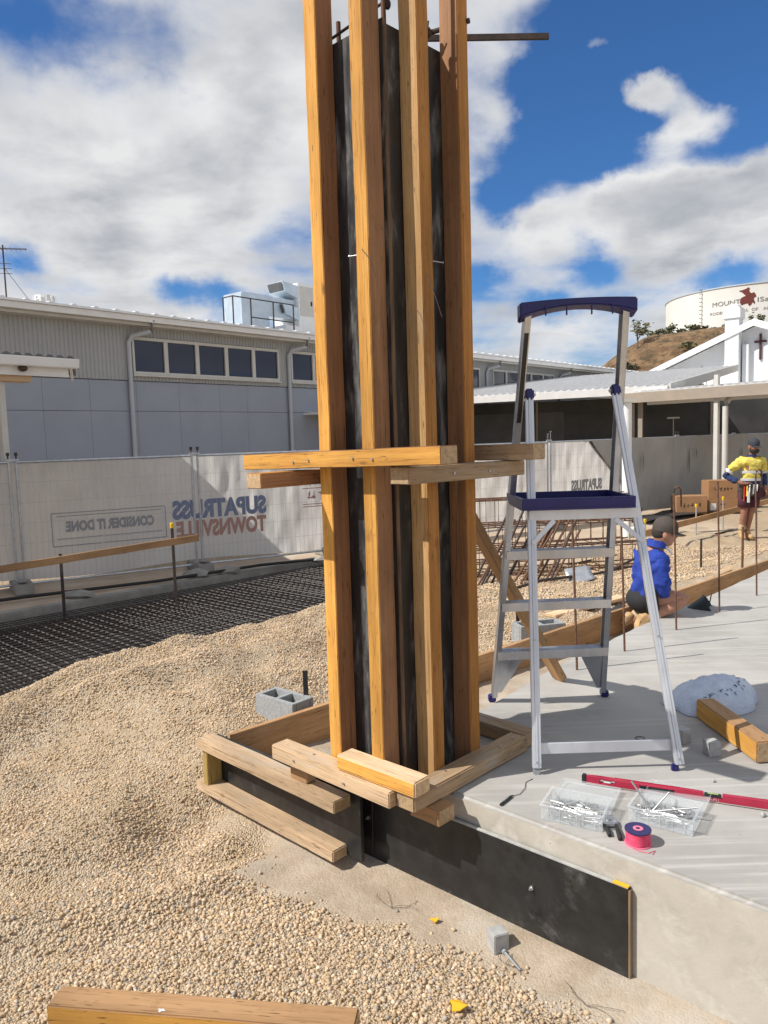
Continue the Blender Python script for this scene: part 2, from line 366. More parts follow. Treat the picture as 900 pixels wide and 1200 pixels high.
def timber(name, parent, p, q, w, h, up=UP, mats=('pine_pale',), bev=.003, warp=.0015):
    """A sawn length from p to q (centre line), w across, h along up. mats: (faces along up, side faces, ends)"""
    p = Vector(p); q = Vector(q); L = (q - p).length; n = max(2, int(L / .22))
    mats = list(mats) + [mats[-1]] * (2 - len(mats)) + (['end_grain'] if len(mats) < 3 else [])
    bm = bmesh.new(); ring = []
    for i in range(n + 1):
        x = L * i / n
        dy, dz = warp * random.uniform(-1, 1), warp * random.uniform(-1, 1)
        ring.append([bm.verts.new((x, dy + sy * w / 2, dz + sz * h / 2)) for sy, sz in ((-1, -1), (1, -1), (1, 1), (-1, 1))])
    for i in range(n):
        for k in range(4):
            f = bm.faces.new((ring[i][k], ring[i][(k + 1) % 4], ring[i + 1][(k + 1) % 4], ring[i + 1][k])); f.material_index = 0 if k in (0, 2) else 1
    f = bm.faces.new(ring[0][::-1]); f.material_index = 2
    f = bm.faces.new(ring[-1]); f.material_index = 2
    bmesh.ops.recalc_face_normals(bm, faces=bm.faces)
    bmesh.ops.bevel(bm, geom=[e for e in bm.edges if len(e.link_faces) == 2 and e.calc_face_angle(0) > .8], offset=bev, segments=2, affect='EDGES', clamp_overlap=True)
    me = bpy.data.meshes.new(name); bm.to_mesh(me); bm.free()
    for m in mats: me.materials.append(MATS[m])
    return link(name, me, parent, frame(p, q - p, up))
def unit_cyl(n=8, m='steel_rust'):
    b = MB(); b.tube([(0, 0, 0), (0, 0, 1)], 1, n); me = bpy.data.meshes.new('bar'); me.from_pydata(b.v, [], b.f); me.materials.append(MATS[m])
    me.polygons.foreach_set('use_smooth', [len(p.vertices) == 4 for p in me.polygons]); return me
CYL = {}
def bar(name, parent, p, q, r, m='steel_rust', n=8):
    k = (m, n)
    if k not in CYL: CYL[k] = unit_cyl(n, m)
    p = Vector(p); q = Vector(q); d = q - p
    M = frame(p, d.cross(Vector((.31, .2, .93))) if abs(d.normalized().z) < .99 else Vector((1, 0, 0)), d)
    return link(name, CYL[k], parent, M @ Matrix.Diagonal((r, r, d.length, 1)))
def text_mesh(txt, size, align='CENTER', bold=0.0, spacing=1.0):
    cu = bpy.data.curves.new('t', 'FONT'); cu.body = txt; cu.size = size; cu.align_x = align; cu.align_y = 'CENTER'; cu.offset = bold; cu.space_character = spacing; cu.resolution_u = 3
    ob = bpy.data.objects.new('t', cu); COL.objects.link(ob)
    dg = bpy.context.evaluated_depsgraph_get(); dg.update(); me = bpy.data.meshes.new_from_object(ob.evaluated_get(dg))
    bpy.data.objects.remove(ob); bpy.data.curves.remove(cu)
    vs = [tuple(v.co) for v in me.vertices]; fs = [tuple(p.vertices) for p in me.polygons]; bpy.data.meshes.remove(me); return vs, fs
def glyphs(n, size, seed, pitch=.8):
    """worn, unreadable print: n small groups of strokes"""
    rd = random.Random(seed); vs, fs = [], []
    for k in range(n):
        x0 = (k - (n - 1) / 2) * size * pitch
        for j in range(rd.choice((2, 3, 3))):
            w, h = (.12, rd.uniform(.5, 1.0)) if rd.random() < .55 else (rd.uniform(.35, .6), .15)
            cx_, cy_ = x0 + rd.uniform(-.2, .2) * size, rd.uniform(-.3, .3) * size; o = len(vs)
            vs += [(cx_ + i * w * size / 2, cy_ + q * h * size / 2, 0) for i, q in ((-1, -1), (1, -1), (1, 1), (-1, 1))]; fs.append((o, o + 1, o + 2, o + 3))
    return vs, fs
def printed(name, parent, txt, size, fn, m, bold=.0, spacing=1.0):
    vs, fs = txt if isinstance(txt, tuple) else text_mesh(txt, size, bold=bold, spacing=spacing)
    b = MB(); b.add([fn(v[0], v[1]) for v in vs], fs); return b.build(name, m, parent)
def skin(name, verts, edges, radii, m, parent=None, sub=2, extra=None, root=0, folds=0):
    me = bpy.data.meshes.new('sk'); off = wloc(parent)
    me.from_pydata([Vector(v) - off for v in verts], edges, []); ob = bpy.data.objects.new('sk', me); COL.objects.link(ob)
    ob.modifiers.new('s', 'SKIN'); sd = ob.modifiers.new('b', 'SUBSURF'); sd.levels = sub; sd.render_levels = sub
    sl = me.skin_vertices[0].data
    for i, r in enumerate(radii):
        sl[i].radius = r if isinstance(r, tuple) else (r, r); sl[i].use_root = i == root
    dg = bpy.context.evaluated_depsgraph_get(); dg.update(); out = bpy.data.meshes.new_from_object(ob.evaluated_get(dg)); bpy.data.objects.remove(ob); bpy.data.meshes.remove(me)
    if folds:
        n_ = len(out.vertices); co = np.empty(n_ * 3); out.vertices.foreach_get('co', co); co = co.reshape(-1, 3); no = np.empty(n_ * 3); out.vertex_normals.foreach_get('vector', no); no = no.reshape(-1, 3)
        x_, y_, z_ = co.T; f_ = 1 - 2 * np.abs(fbm(x_ * 7 + z_ * 5 + 3, y_ * 7 + z_ * 11, 71, 3)) * 1.3
        f2_ = fbm(x_ * 16 - z_ * 9, y_ * 16 + z_ * 14, 73, 3); co += no * ((f_ - .5) * folds + f2_ * folds * .5)[:, None]; out.vertices.foreach_set('co', co.reshape(-1)); out.update()
    if extra:
        bm = bmesh.new(); bm.from_mesh(out)
        tmp = bpy.data.meshes.new('x'); tmp.from_pydata([Vector(v) - off for v in extra.v], [], extra.f); bm.from_mesh(tmp); bpy.data.meshes.remove(tmp)
        bmesh.ops.recalc_face_normals(bm, faces=bm.faces); bm.to_mesh(out); bm.free()
    out.name = name; out.materials.clear(); out.materials.append(MATS[m]); out.polygons.foreach_set('use_smooth', [True] * len(out.polygons)); out.polygons.foreach_set('material_index', [0] * len(out.polygons))
    return link(name, out, parent)

# ------------------------------------------------------------------ ground: one sheet to the horizon
SLAB = [(.55, .078), (.58, .62), (.80, .98), (.70, 2.0), (.66, 3.1), (.63, 6.1), (.62, 9.5), (6.5, 9.5), (6.5, .168)]
def plank_a(b): return np.interp(b, [-.3, 0, 1.65, 3.0, 12.0], [-.165, -.165, .155, .255, .69])
def face_b(a): return .07 + .015 * a
def left_a(b): return np.interp(b, [.078, .62, .98, 2.0, 3.1, 6.1], [.55, .58, .80, .70, .66, .63])
def height(x, y):
    a, b = ab(x, y)
    t = b - np.minimum(a, 0) * .30
    h = .30 * sst(t, -.22, .60) * sst(a, -3.05, -2.2)
    far = sst(b, 3.0, 7.5)
    h = h * (1 - far) + far * (.33 * sst((a + 3.2 - 2.4 * sst(b, 6.5, 10)) / (3.4 - 2.4 * sst(b, 6.5, 10)), 0., 1.) + .015)
    g_ = sst(a, -3.0, -2.3) * (1 - sst(a, .3, .6) * sst(b, -.6, -.2))
    h = h + g_ * (.15 * fbm(x * .9 + 3, y * .9, 11, 3) + .075 * fbm(x * 3.1, y * 3.1, 5, 3)) * sst(t, -1.3, .1)
    h = h + .05 * sst(-a, -.2, .8) * sst(-b, .6, 1.6) * (1.6 * fbm(x * 2.2, y * 2.2, 31, 3) + .3)
    wx = x + .25 * fbm(x * 1.3, y * 1.3, 41, 2); wy = y + .25 * fbm(x * 1.3, y * 1.3, 42, 2)
    for cx_, cy_, lx, ly, am in ((-2.25, 4.95, .55, .16, .085), (-2.75, 4.45, .40, .14, .07), (-1.15, 4.15, .35, .16, .06), (-1.75, 3.55, .50, .15, .06), (-1.35, 5.6, .6, .18, .06), (-.95, 3.25, .30, .13, .05), (-1.55, 2.95, .35, .14, .05), (-.55, 2.85, .28, .12, .04), (-1.9, 6.0, .5, .16, .06)):
        dx_, dy_ = (wx - cx_) * .87 + (wy - cy_) * .5, -(wx - cx_) * .5 + (wy - cy_) * .87
        h = h + am * np.exp(-(dx_ / lx) ** 2 - (dy_ / ly) ** 2) - am * .8 * np.exp(-((dx_ - .1) / lx) ** 2 - ((dy_ + ly * 1.7) / ly) ** 2)
    h = h - .09 * np.exp(-(((a + .18) / .22) ** 2 + ((b + .32) / .20) ** 2))
    h = h + .05 * np.exp(-(((a + .62) / .28) ** 2 + ((b + .45) / .30) ** 2))
    h = h + .006 * fbm(x * 9, y * 9, 3, 3)
    # cast-in strip in front of the slab stays flat and bare
    flat = sst(a, .35, .85) * (1 - sst(b, .0, .05)) * sst(b, -1.1, -.5)
    h = h * (1 - flat) + flat * (.004 * fbm(x * 7, y * 7, 8, 3))
    # between plank and concrete
    pa = plank_a(b); gap = (a > pa) & (b > -.03)
    h = np.where(gap, np.where(b < .9, .20, .27) + .03 * fbm(x * 5, y * 5, 2, 3), h)
    h = np.where(gap & (a > left_a(b) + .12), .02, h)
    h = np.where((a > .9) & (b > .2), .0, h)
    # pit with the reinforcement
    pit_ = sst(a, -6.35, -6.15) * (1 - sst(a, -3.2, -2.75)) * (1 - sst(b, 6.5, 6.9)) * sst(b, -5.0, -4.5)
    h = h * (1 - pit_) - .30 * pit_
    near = (np.abs(a) < 9) & (np.abs(b) < 16)
    farf = sst(np.hypot(x, y), 20, 60)
    return h * (1 - farf) - .06 * farf
def axis(lo, hi, st, end, k=1.16):
    m = list(np.arange(lo, hi, st)); s = st; v = hi; up = []
    while v < end: up.append(v); s *= k; v += s
    s = st; v = lo; dnl = []
    while v > -end: s *= k; v -= s; dnl.append(v)
    return np.array(dnl[::-1] + m + up)
gx = axis(-6.0, 7.0, .05, 2600); gy = axis(1.2, 13.5, .05, 2600)
GX, GY = np.meshgrid(gx, gy, indexing='ij'); GZ = height(GX, GY)
nx, ny = GX.shape
me = bpy.data.meshes.new('ground')
idx = np.arange(nx * ny).reshape(nx, ny)
q = np.stack([idx[:-1, :-1], idx[1:, :-1], idx[1:, 1:], idx[:-1, 1:]], -1).reshape(-1, 4)
me.vertices.add(nx * ny); me.vertices.foreach_set('co', np.stack([GX, GY, GZ], -1).reshape(-1).astype(np.float32))
me.loops.add(q.size); me.loops.foreach_set('vertex_index', q.reshape(-1).astype(np.int32))
me.polygons.add(len(q)); me.polygons.foreach_set('loop_start', np.arange(0, q.size, 4, dtype=np.int32)); me.polygons.foreach_set('loop_total', np.full(len(q), 4, np.int32))
me.update(calc_edges=True); me.polygons.foreach_set('use_smooth', [True] * len(q))
def bare_fn(x, y):
    """1 on the trodden fine dirt beside the slab face"""
    a, b = ab(x, y)
    lim = np.interp(a, [.15, .35, .49, 1.08, 1.45, 1.76, 2.09, 2.6], [-.05, -.14, -.40, -.30, -.19, -.16, -.14, -.12])
    w = fbm(x * 6, y * 6, 21, 3) * .10
    near = sst(b, lim - .10 + w, lim + .05 + w) * sst(a, .1, .3)
    pa = plank_a(b)
    return np.where((a > pa) & (b > -.03), 1.0, near)
at = me.attributes.new('bare', 'FLOAT', 'POINT'); at.data.foreach_set('value', bare_fn(GX, GY).reshape(-1).astype(np.float32))
def ground_mat():
    m = bpy.data.materials.new('gravel_ground'); m.use_nodes = True; g = NG(m.node_tree); p = g.n['Principled BSDF']
    t = g.new('ShaderNodeTexCoord'); V = t.outputs['Object']
    v = g.new('ShaderNodeTexVoronoi'); g.l.new(V, v.inputs['Vector']); v.inputs['Scale'].default_value = 105
    sep = g.new('ShaderNodeSeparateColor'); g.l.new(v.outputs['Color'], sep.inputs[0])
    c = g.mix(sep.outputs[0], (.40, .305, .20), (.60, .48, .345))
    c = g.mix(g.mapr(sep.outputs[1], .75, .95), c, (.40, .35, .28))
    c = g.mix(g.mapr(g.noise(V, 1.6, 5), .4, .65, 0, .5), c, (.46, .33, .19))
    dirt = g.mix(g.mapr(g.noise(V, 5, 8, .65), .35, .65), (.47, .385, .295), (.37, .295, .215))
    dirt = g.mix(g.mapr(g.noise(V, 130, 3, .6), .45, .7, 0, .45), dirt, (.30, .24, .175))
    dirt = g.mix(g.mapr(g.noise(V, 1.8, 4), .45, .62, 0, .8), dirt, (.46, .42, .36))
    at = g.new('ShaderNodeAttribute', attribute_name='bare')
    g.l.new(g.mix(at.outputs['Fac'], c, dirt), p.inputs['Base Color'])
    p.inputs['Roughness'].default_value = .95; p.inputs['Specular IOR Level'].default_value = .15
    hgt = g.math('ADD', g.math('MULTIPLY', g.math('MULTIPLY', v.outputs['Distance'], g.math('SUBTRACT', 1.15, at.outputs['Fac'])), -1.0), g.math('MULTIPLY', g.noise(V, 40, 5, .7), .55))
    b = g.new('ShaderNodeBump'); b.inputs['Strength'].default_value = .9; b.inputs['Distance'].default_value = .012
    g.l.new(hgt, b.inputs['Height']); g.l.new(b.outputs[0], p.inputs['Normal']); MATS['gravel_ground'] = m
ground_mat(); me.materials.append(MATS['gravel_ground'])
struct(link('ground', me))

# loose gravel: real stones, one mesh
def ico():
    t = (1 + 5 ** .5) / 2
    v = np.array([(-1, t, 0), (1, t, 0), (-1, -t, 0), (1, -t, 0), (0, -1, t), (0, 1, t), (0, -1, -t), (0, 1, -t), (t, 0, -1), (t, 0, 1), (-t, 0, -1), (-t, 0, 1)], float); v /= np.linalg.norm(v[0])
    f = np.array([(0, 11, 5), (0, 5, 1), (0, 1, 7), (0, 7, 10), (0, 10, 11), (1, 5, 9), (5, 11, 4), (11, 10, 2), (10, 7, 6), (7, 1, 8), (3, 9, 4), (3, 4, 2), (3, 2, 6), (3, 6, 8), (3, 8, 9), (4, 9, 5), (2, 4, 11), (6, 2, 10), (8, 6, 7), (9, 8, 1)]); return v, f
iv, if_ = ico()
TEMPL = [iv * (1 + rng.uniform(-.36, .30, (12, 1))) for _ in range(14)]
def scatter(n, x0, x1, y0, y1, rmin, rmax, keep):
    x = rng.uniform(x0, x1, n); y = rng.uniform(y0, y1, n)
    k = keep(x, y) > rng.uniform(0, 1, n)
    x, y = x[k], y[k]; r = rmin + (rmax - rmin) * rng.uniform(0, 1, len(x)) ** 2.2
    return x, y, r
def keep_fn(vis):
    def f(x, y):
        a, b = ab(x, y)
        w = (np.abs(x + .02 * y) < .56 * y + .35)
        ok = w & ~((a > plank_a(b) - .06) & (b > -.04)) & (a > -2.75) & ~((a > .05) & (b > face_b(a) - .07)) & ~((a > -.1) & (a < .9) & (b > -.22) & (b < .1))
        d = 1 - bare_fn(x, y) * .985
        patch = .30 + .70 * sst(fbm(x * 1.9, y * 1.9, 77, 4), -.30, .10)
        return np.where(ok, d * patch, 0)
    return f
xs, ys, rs = [], [], []
for n, y0, y1, r0_, r1_ in ((105000, 1.7, 3.3, .0028, .0105), (150000, 3.3, 5.0, .0030, .0095), (150000, 5.0, 7.4, .0042, .0105), (90000, 7.4, 12.5, .008, .016)):
    x, y, r_ = scatter(n, -4.6 if y0 < 7 else -1.0, 2.0 if y0 < 5 else 6.5, y0, y1, r0_, r1_, keep_fn(0)); xs.append(x); ys.append(y); rs.append(r_)
xs = np.concatenate(xs); ys = np.concatenate(ys); rs = np.concatenate(rs); N = len(xs)
zs = height(xs, ys)
ang = rng.uniform(0, 2 * np.pi, N); ca, sa = np.cos(ang), np.sin(ang)
ti = rng.integers(0, len(TEMPL), N); T = np.stack(TEMPL)[ti] * rng.uniform(.72, 1.28, (N, 1, 3)) * rs[:, None, None]
tl = rng.uniform(-.6, .6, N); ct, st = np.cos(tl)[:, None], np.sin(tl)[:, None]
Yr = T[:, :, 1] * ct - T[:, :, 2] * st; Zr = T[:, :, 1] * st + T[:, :, 2] * ct
VX = T[:, :, 0] * ca[:, None] - Yr * sa[:, None] + xs[:, None]; VY = T[:, :, 0] * sa[:, None] + Yr * ca[:, None] + ys[:, None]; VZ = Zr * .8 + (zs + rs * rng.uniform(.05, .55, N))[:, None]
me = bpy.data.meshes.new('gravel'); me.vertices.add(N * 12); me.vertices.foreach_set('co', np.stack([VX, VY, VZ], -1).reshape(-1).astype(np.float32))
F = (if_[None] + (np.arange(N) * 12)[:, None, None]).reshape(-1)
me.loops.add(F.size); me.loops.foreach_set('vertex_index', F.astype(np.int32)); me.polygons.add(F.size // 3)
me.polygons.foreach_set('loop_start', np.arange(0, F.size, 3, dtype=np.int32)); me.polygons.foreach_set('loop_total', np.full(F.size // 3, 3, np.int32)); me.update(calc_edges=True)
base = np.array([(.52, .40, .265), (.60, .48, .34), (.44, .325, .205), (.42, .38, .32), (.56, .43, .27), (.35, .31, .27), (.63, .53, .40)])
ci = rng.choice(7, N, p=[.25, .2, .17, .10, .18, .03, .07]); cc = base[ci] * np.array([1.10, 1.06, 1.04]) * rng.uniform(.74, 1.06, (N, 1)) * (1 - .22 * sst(fbm(xs * 1.9, ys * 1.9, 55, 4), .05, .45))[:, None]
ca_ = me.attributes.new('tint', 'FLOAT_COLOR', 'POINT'); ca_.data.foreach_set('color', np.repeat(np.concatenate([cc, np.ones((N, 1))], 1), 12, 0).reshape(-1).astype(np.float32))
m = bpy.data.materials.new('gravel_stone'); m.use_nodes = True; g = NG(m.node_tree); p = g.n['Principled BSDF']
at = g.new('ShaderNodeAttribute', attribute_name='tint'); g.l.new(at.outputs['Color'], p.inputs['Base Color']); p.inputs['Roughness'].default_value = .9; p.inputs['Specular IOR Level'].default_value = .2
me.materials.append(m); struct(link('gravel', me), 'stuff')

def patch(name, poly, z, m, thick=.0):
    b = MB(); b.add([S(a, bb, z) for a, bb in poly], [tuple(range(len(poly)))])
    o = b.build(name, m); struct(o)
    if o.data.polygons[0].normal.z < 0: o.data.flip_normals()
    return o
patch('path', [(-8.3, -6), (-6.28, -6), (-6.28, 7.2), (-2.6, 7.2), (-2.0, 13), (-5.6, 16), (-6.2, 9), (-8.3, 1)], .02, 'path_sand')
b = MB(); b.prism([S(-6.30, -6, -.3), S(-6.12, -6, -.3), S(-6.12, 6.7, -.3), S(-6.30, 6.7, -.3)], (0, 0, .325)); struct(b.build('kerb', 'kerb_concrete', bevel=.02))
# ---- concrete slab with a rounded arris
def slab_mat():
    m = bpy.data.materials.new('slab_top'); m.use_nodes = True; g = NG(m.node_tree); p = g.n['Principled BSDF']
    t = g.new('ShaderNodeTexCoord'); V = t.outputs['Object']
    mp = g.new('ShaderNodeMapping'); g.l.new(V, mp.inputs[0]); mp.inputs['Rotation'].default_value = (0, 0, -R(52)); mp.inputs['Scale'].default_value = (.8, 26, 1)
    c = g.mix(g.mapr(g.noise(V, 1.4, 7, .6), .35, .65), (.405, .393, .368), (.325, .312, .292))
    broom = g.noise(mp.outputs[0], 1.2, 5, .6)
    c = g.mix(g.mapr(broom, .50, .70, 0, .7), c, (.48, .467, .44))
    c = g.mix(g.mapr(g.noise(V, 7, 9, .7), .56, .74, 0, .6), c, (.47, .42, .35))
    c = g.mix(g.mapr(g.noise(V, 2.2, 5, .55), .56, .72, 0, .5), c, (.31, .30, .29))
    c = g.mix(g.mapr(g.noise(V, 19, 6, .7, 1.0), .64, .70, 0, .55), c, (.30, .25, .20))
    c = g.mix(g.mapr(g.noise(V, .75, 6, .6, .6), .50, .62, 0, .35), c, (.50, .475, .43))
    g.l.new(c, p.inputs['Base Color']); p.inputs['Roughness'].default_value = .82; p.inputs['Specular IOR Level'].default_value = .25
    b = g.new('ShaderNodeBump'); b.inputs['Strength'].default_value = .35; b.inputs['Distance'].default_value = .003
    g.l.new(g.math('ADD', broom, g.math('MULTIPLY', g.noise(V, 90, 4, .7), .6)), b.inputs['Height']); g.l.new(b.outputs[0], p.inputs['Normal']); MATS['slab_top'] = m
slab_mat()
_m = MATS['concrete_face']; _g = NG(_m.node_tree); _p = _g.n['Principled BSDF']; _t = _g.new('ShaderNodeTexCoord'); _v = _g.new('ShaderNodeTexVoronoi'); _g.l.new(_t.outputs['Object'], _v.inputs['Vector']); _v.inputs['Scale'].default_value = 15
_sc = _g.new('ShaderNodeSeparateColor'); _g.l.new(_v.outputs['Color'], _sc.inputs[0]); _rad = _g.mapr(_sc.outputs[0], .80, 1.0, 0, .085, False); _hole = _g.math('LESS_THAN', _v.outputs['Distance'], _rad)
_old = _p.inputs['Base Color'].links[0].from_socket; _g.l.new(_g.mix(_hole, _old, (.12, .10, .085)), _p.inputs['Base Color'])
bm = bmesh.new()
pts = []
for i, (a_, b_) in enumerate(SLAB):
    a2, b2 = SLAB[(i + 1) % len(SLAB)]; n = max(1, int(math.hypot(a2 - a_, b2 - b_) / .12))
    for k in range(n):
        u = k / n; aa, bb = a_ + (a2 - a_) * u, b_ + (b2 - b_) * u
        if i in (2, 3, 4, 5): aa += .018 * float(fbm(np.array(bb * 5.), np.array(.3), 9, 3))
        pts.append((aa, bb))
top = [bm.verts.new(S(a_, b_, .46)) for a_, b_ in pts]; bot = [bm.verts.new(S(a_, b_, -.1)) for a_, b_ in pts]
ft = bm.faces.new(top); n = len(pts)
for i in range(n):
    f = bm.faces.new((top[i], bot[i], bot[(i + 1) % n], top[(i + 1) % n])); f.material_index = 1
bmesh.ops.recalc_face_normals(bm, faces=bm.faces)
bmesh.ops.bevel(bm, geom=[e for e in ft.edges], offset=.016, segments=3, affect='EDGES')
me = bpy.data.meshes.new('slab'); bm.to_mesh(me); bm.free(); me.materials.append(MATS['slab_top']); me.materials.append(MATS['concrete_face'])
struct(link('slab', me))
b = MB(); b.add([S(-6.15, -4.6, -.21), S(-2.9, -4.6, -.21), S(-2.9, 6.6, -.21), S(-6.15, 6.6, -.21)], [(0, 1, 2, 3)]); struct(b.build('pit_liner', 'liner_black'))
# ------------------------------------------------------------------ column formwork: black ply box, studs, yokes and base frame
colf = thing('column_formwork', S(.87, .32, .46), 'tall black ply column formwork braced by orange timber studs and clamps', 'column formwork')
ZT = 3.56
def ply(name, a0, a1, b0, b1, z0, z1):
    b = MB(); b.box(S((a0 + a1) / 2, (b0 + b1) / 2, (z0 + z1) / 2), a1 - a0, b1 - b0, z1 - z0, E1, E2)
    o = b.build(name, ['ply_black', 'ply_edge'], colf)
    for p in o.data.polygons:
        big = max((a1 - a0, b1 - b0)); 
        if p.area < .05 * (z1 - z0) * 1.2: p.material_index = 1
    return o
ply('ply_panel', .70, 1.112, .0, .017, .462, ZT + .03)
ply('ply_panel', 1.113, 1.13, .003, .415, .462, ZT)
ply('ply_panel', .70, 1.112, .400, .417, .462, ZT + .01)
ply('ply_panel', .70, .717, .018, .399, .462, ZT + .02)
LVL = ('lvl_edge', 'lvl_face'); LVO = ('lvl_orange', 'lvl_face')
# near face (outer faces look along -b) and right face (outer faces look along +a)
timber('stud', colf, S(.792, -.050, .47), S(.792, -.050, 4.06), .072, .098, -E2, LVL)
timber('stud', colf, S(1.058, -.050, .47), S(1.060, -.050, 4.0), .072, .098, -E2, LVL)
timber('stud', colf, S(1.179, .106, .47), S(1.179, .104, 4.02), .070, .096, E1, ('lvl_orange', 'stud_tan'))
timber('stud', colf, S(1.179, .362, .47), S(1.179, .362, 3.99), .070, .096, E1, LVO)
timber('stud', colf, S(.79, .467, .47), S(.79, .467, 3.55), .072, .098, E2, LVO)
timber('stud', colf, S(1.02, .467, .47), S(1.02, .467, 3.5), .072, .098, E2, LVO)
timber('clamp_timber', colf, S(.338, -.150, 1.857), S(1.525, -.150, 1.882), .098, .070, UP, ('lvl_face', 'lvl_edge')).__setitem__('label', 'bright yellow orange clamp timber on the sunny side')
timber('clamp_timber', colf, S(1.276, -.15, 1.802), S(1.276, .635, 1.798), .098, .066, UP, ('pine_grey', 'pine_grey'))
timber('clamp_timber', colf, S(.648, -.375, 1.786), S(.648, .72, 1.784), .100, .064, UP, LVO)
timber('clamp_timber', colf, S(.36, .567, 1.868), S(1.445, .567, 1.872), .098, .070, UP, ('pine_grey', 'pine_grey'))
timber('base_frame_timber', colf, S(.455, -.152, .497), S(1.218, -.152, .497), .098, .070, UP, ('pine_pale', 'pine_pale'), bev=.005)
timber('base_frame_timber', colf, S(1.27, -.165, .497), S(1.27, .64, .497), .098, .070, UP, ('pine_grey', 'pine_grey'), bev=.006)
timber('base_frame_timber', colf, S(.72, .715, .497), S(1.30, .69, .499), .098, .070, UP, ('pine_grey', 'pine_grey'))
timber('packer_block', colf, S(.50, -.10, .411), S(.62, -.10, .409), .06, .094, UP, ('pine_pale', 'plank_tan'))
timber('packer_block', colf, S(1.22, -.03, .425), S(1.375, -.03, .425), .10, .066, UP, ('plank_tan', 'plank_tan'))
def nail(p, d, L=.09, r=.0022):
    b = MB(); p = Vector(p); d = Vector(d).normalized(); b.tube([p, p + d * L], r, 6); b.tube([p + d * L, p + d * (L + .003)], .0055, 8); return b.build('nail', 'zinc', colf)
nail(S(1.04, -.03, 2.70), -E1 + E2 * -.25, .10)
nail(S(1.19, .142, 2.67), E2 + E1 * .1, .09)
for a_, b_, z_, d_ in ((.70, -.15, .533, UP), (1.02, -.17, .533, UP), (1.26, .10, .533, UP), (1.28, .58, .533, UP), (.80, -.2, 1.866, -E2), (1.07, -.2, 1.874, -E2), (.70, -.2, 1.858, -E2), (1.18, -.2, 1.87, -E2), (1.327, .12, 1.80, E1), (1.327, .36, 1.797, E1), (.62, -.202, .50, -E2), (.95, -.202, .492, -E2)): nail(S(a_, b_, z_), d_, .002, .003)
nail(S(.66, -.15, 1.893), UP, .012); nail(S(1.30, .45, .532), UP, .01); nail(S(1.42, .70, 1.905), UP, .05, .0018); nail(S(1.40, .71, 1.905), UP, .04, .0018)
for p0, dz in ((S(1.06, -.10, 2.70), .0), (S(1.235, .09, 2.60), -.06)):
    b = MB(); b.tube([p0, p0 + E1 * .05 - E2 * .004 + UP * (dz - .05), p0 + E1 * .075 - E2 * .003 + UP * (dz - .12)], .0016, 5); b.build('tie_wire', 'steel_dark', colf)
blk = timber('timber_block', None, S(.895, -.142, .5665), S(1.335, -.128, .5665), .098, .066, UP, ('pine_pale', 'lvl_edge'), bev=.006)
tag(blk, 'short yellow sided timber block lying on the column base frame', 'timber block')

# reinforcement standing in the column, its ties and the bar across the top
cage = thing('column_reinforcement', S(.87, .32, .5), 'rusty reinforcing bars and ties poking out of the top of the column formwork', 'reinforcement cage')
for a_, b_, h_ in ((.78, .08, 3.72), (1.05, .075, 4.2), (1.05, .33, 3.74), (.78, .33, 3.8)): bar('bar', cage, S(a_, b_, .5), S(a_ + .008, b_, h_), .010, 'steel_rust')
for k in range(13):
    z = .7 + k * .24; b = MB(); c = [S(.765, .06, z), S(1.065, .06, z), S(1.065, .35, z), S(.765, .35, z), S(.765, .06, z)]; b.tube(c, .005, 6); b.build('stirrup', 'steel_rust', cage)
b = MB(); b.tube([S(.70, .02, 3.62), S(1.04, .07, 3.69), S(1.08, .12, 3.74)], .006, 6); b.build('tie_bar', 'steel_dark', cage)
for a_, b_, z_ in ((.74, .02, 3.63), (1.05, .08, 3.70), (1.12, .20, 3.62), (1.11, .27, 3.61)):
    b = MB()
    for k in range(3): b.ell(S(a_ + random.uniform(-.012, .012), b_ + random.uniform(-.012, .012), z_ + random.uniform(-.02, .02)), .014, .012, .022, 8, 6)
    b.tube([S(a_, b_, z_), S(a_ + .02, b_ - .01, z_ + .05)], .004, 5); b.build('wire_tie', 'steel_dark', cage, 'all')
cross = thing('steel_bar', S(1.1, .3, 3.7), 'dark flat steel bar sticking out sideways over the top of the column', 'steel bar')
b = MB(); p0 = S(.80, .30, 3.72); p1 = Vector((.80, 3.62, 3.715)); dd = (p1 - p0).normalized(); b.box((p0 + p1) / 2, (p1 - p0).length, .012, .028, dd, UP.cross(dd), UP); b.build('flat_bar', 'steel_dark', cross, bevel=.002)
b = MB(); b.tube([S(.86, .30, 3.67), S(1.235, .40, 3.67)], .011, 8); b.build('short_bar', 'steel_dark', cross)

# ------------------------------------------------------------------ edge forms along the slab
lf = thing('edge_form', S(.4, -.04, 0), 'black ply edge form with two pale timber rails, left of the column', 'edge form', 'forms along the slab face')
b = MB(); b.box(S(.325, -.043, .205), 1.13, .017, .31, E1, E2); b.build('form_panel', 'ply_board', lf, bevel=.0015)
timber('top_rail', lf, S(-.26, -.108, .337), S(.84, -.112, .330), .105, .058, UP, ('pine_pale', 'pine_pale'), bev=.004)
timber('bottom_rail', lf, S(-.31, -.100, .090), S(.79, -.090, .070), .098, .056, UP, ('pine_pale', 'pine_pale'), bev=.005)
timber('end_post', lf, S(-.215, -.098, .05), S(-.215, -.098, .306), .09, .045, -E1, ('post_ochre', 'post_ochre'))
rf = thing('edge_form', S(1.5, .08, 0), 'long black ply board fixed against the pale concrete slab face', 'edge form', 'forms along the slab face')
b = MB(); dl = (S(2.10, .087, 0) - S(.80, .056, 0)); L = dl.length; dl.normalize(); nn = UP.cross(dl)
b.box(S(.80, .056, .176) + dl * L / 2, L, .018, .352, dl, nn); b.build('form_panel', 'ply_board', rf, bevel=.0015)
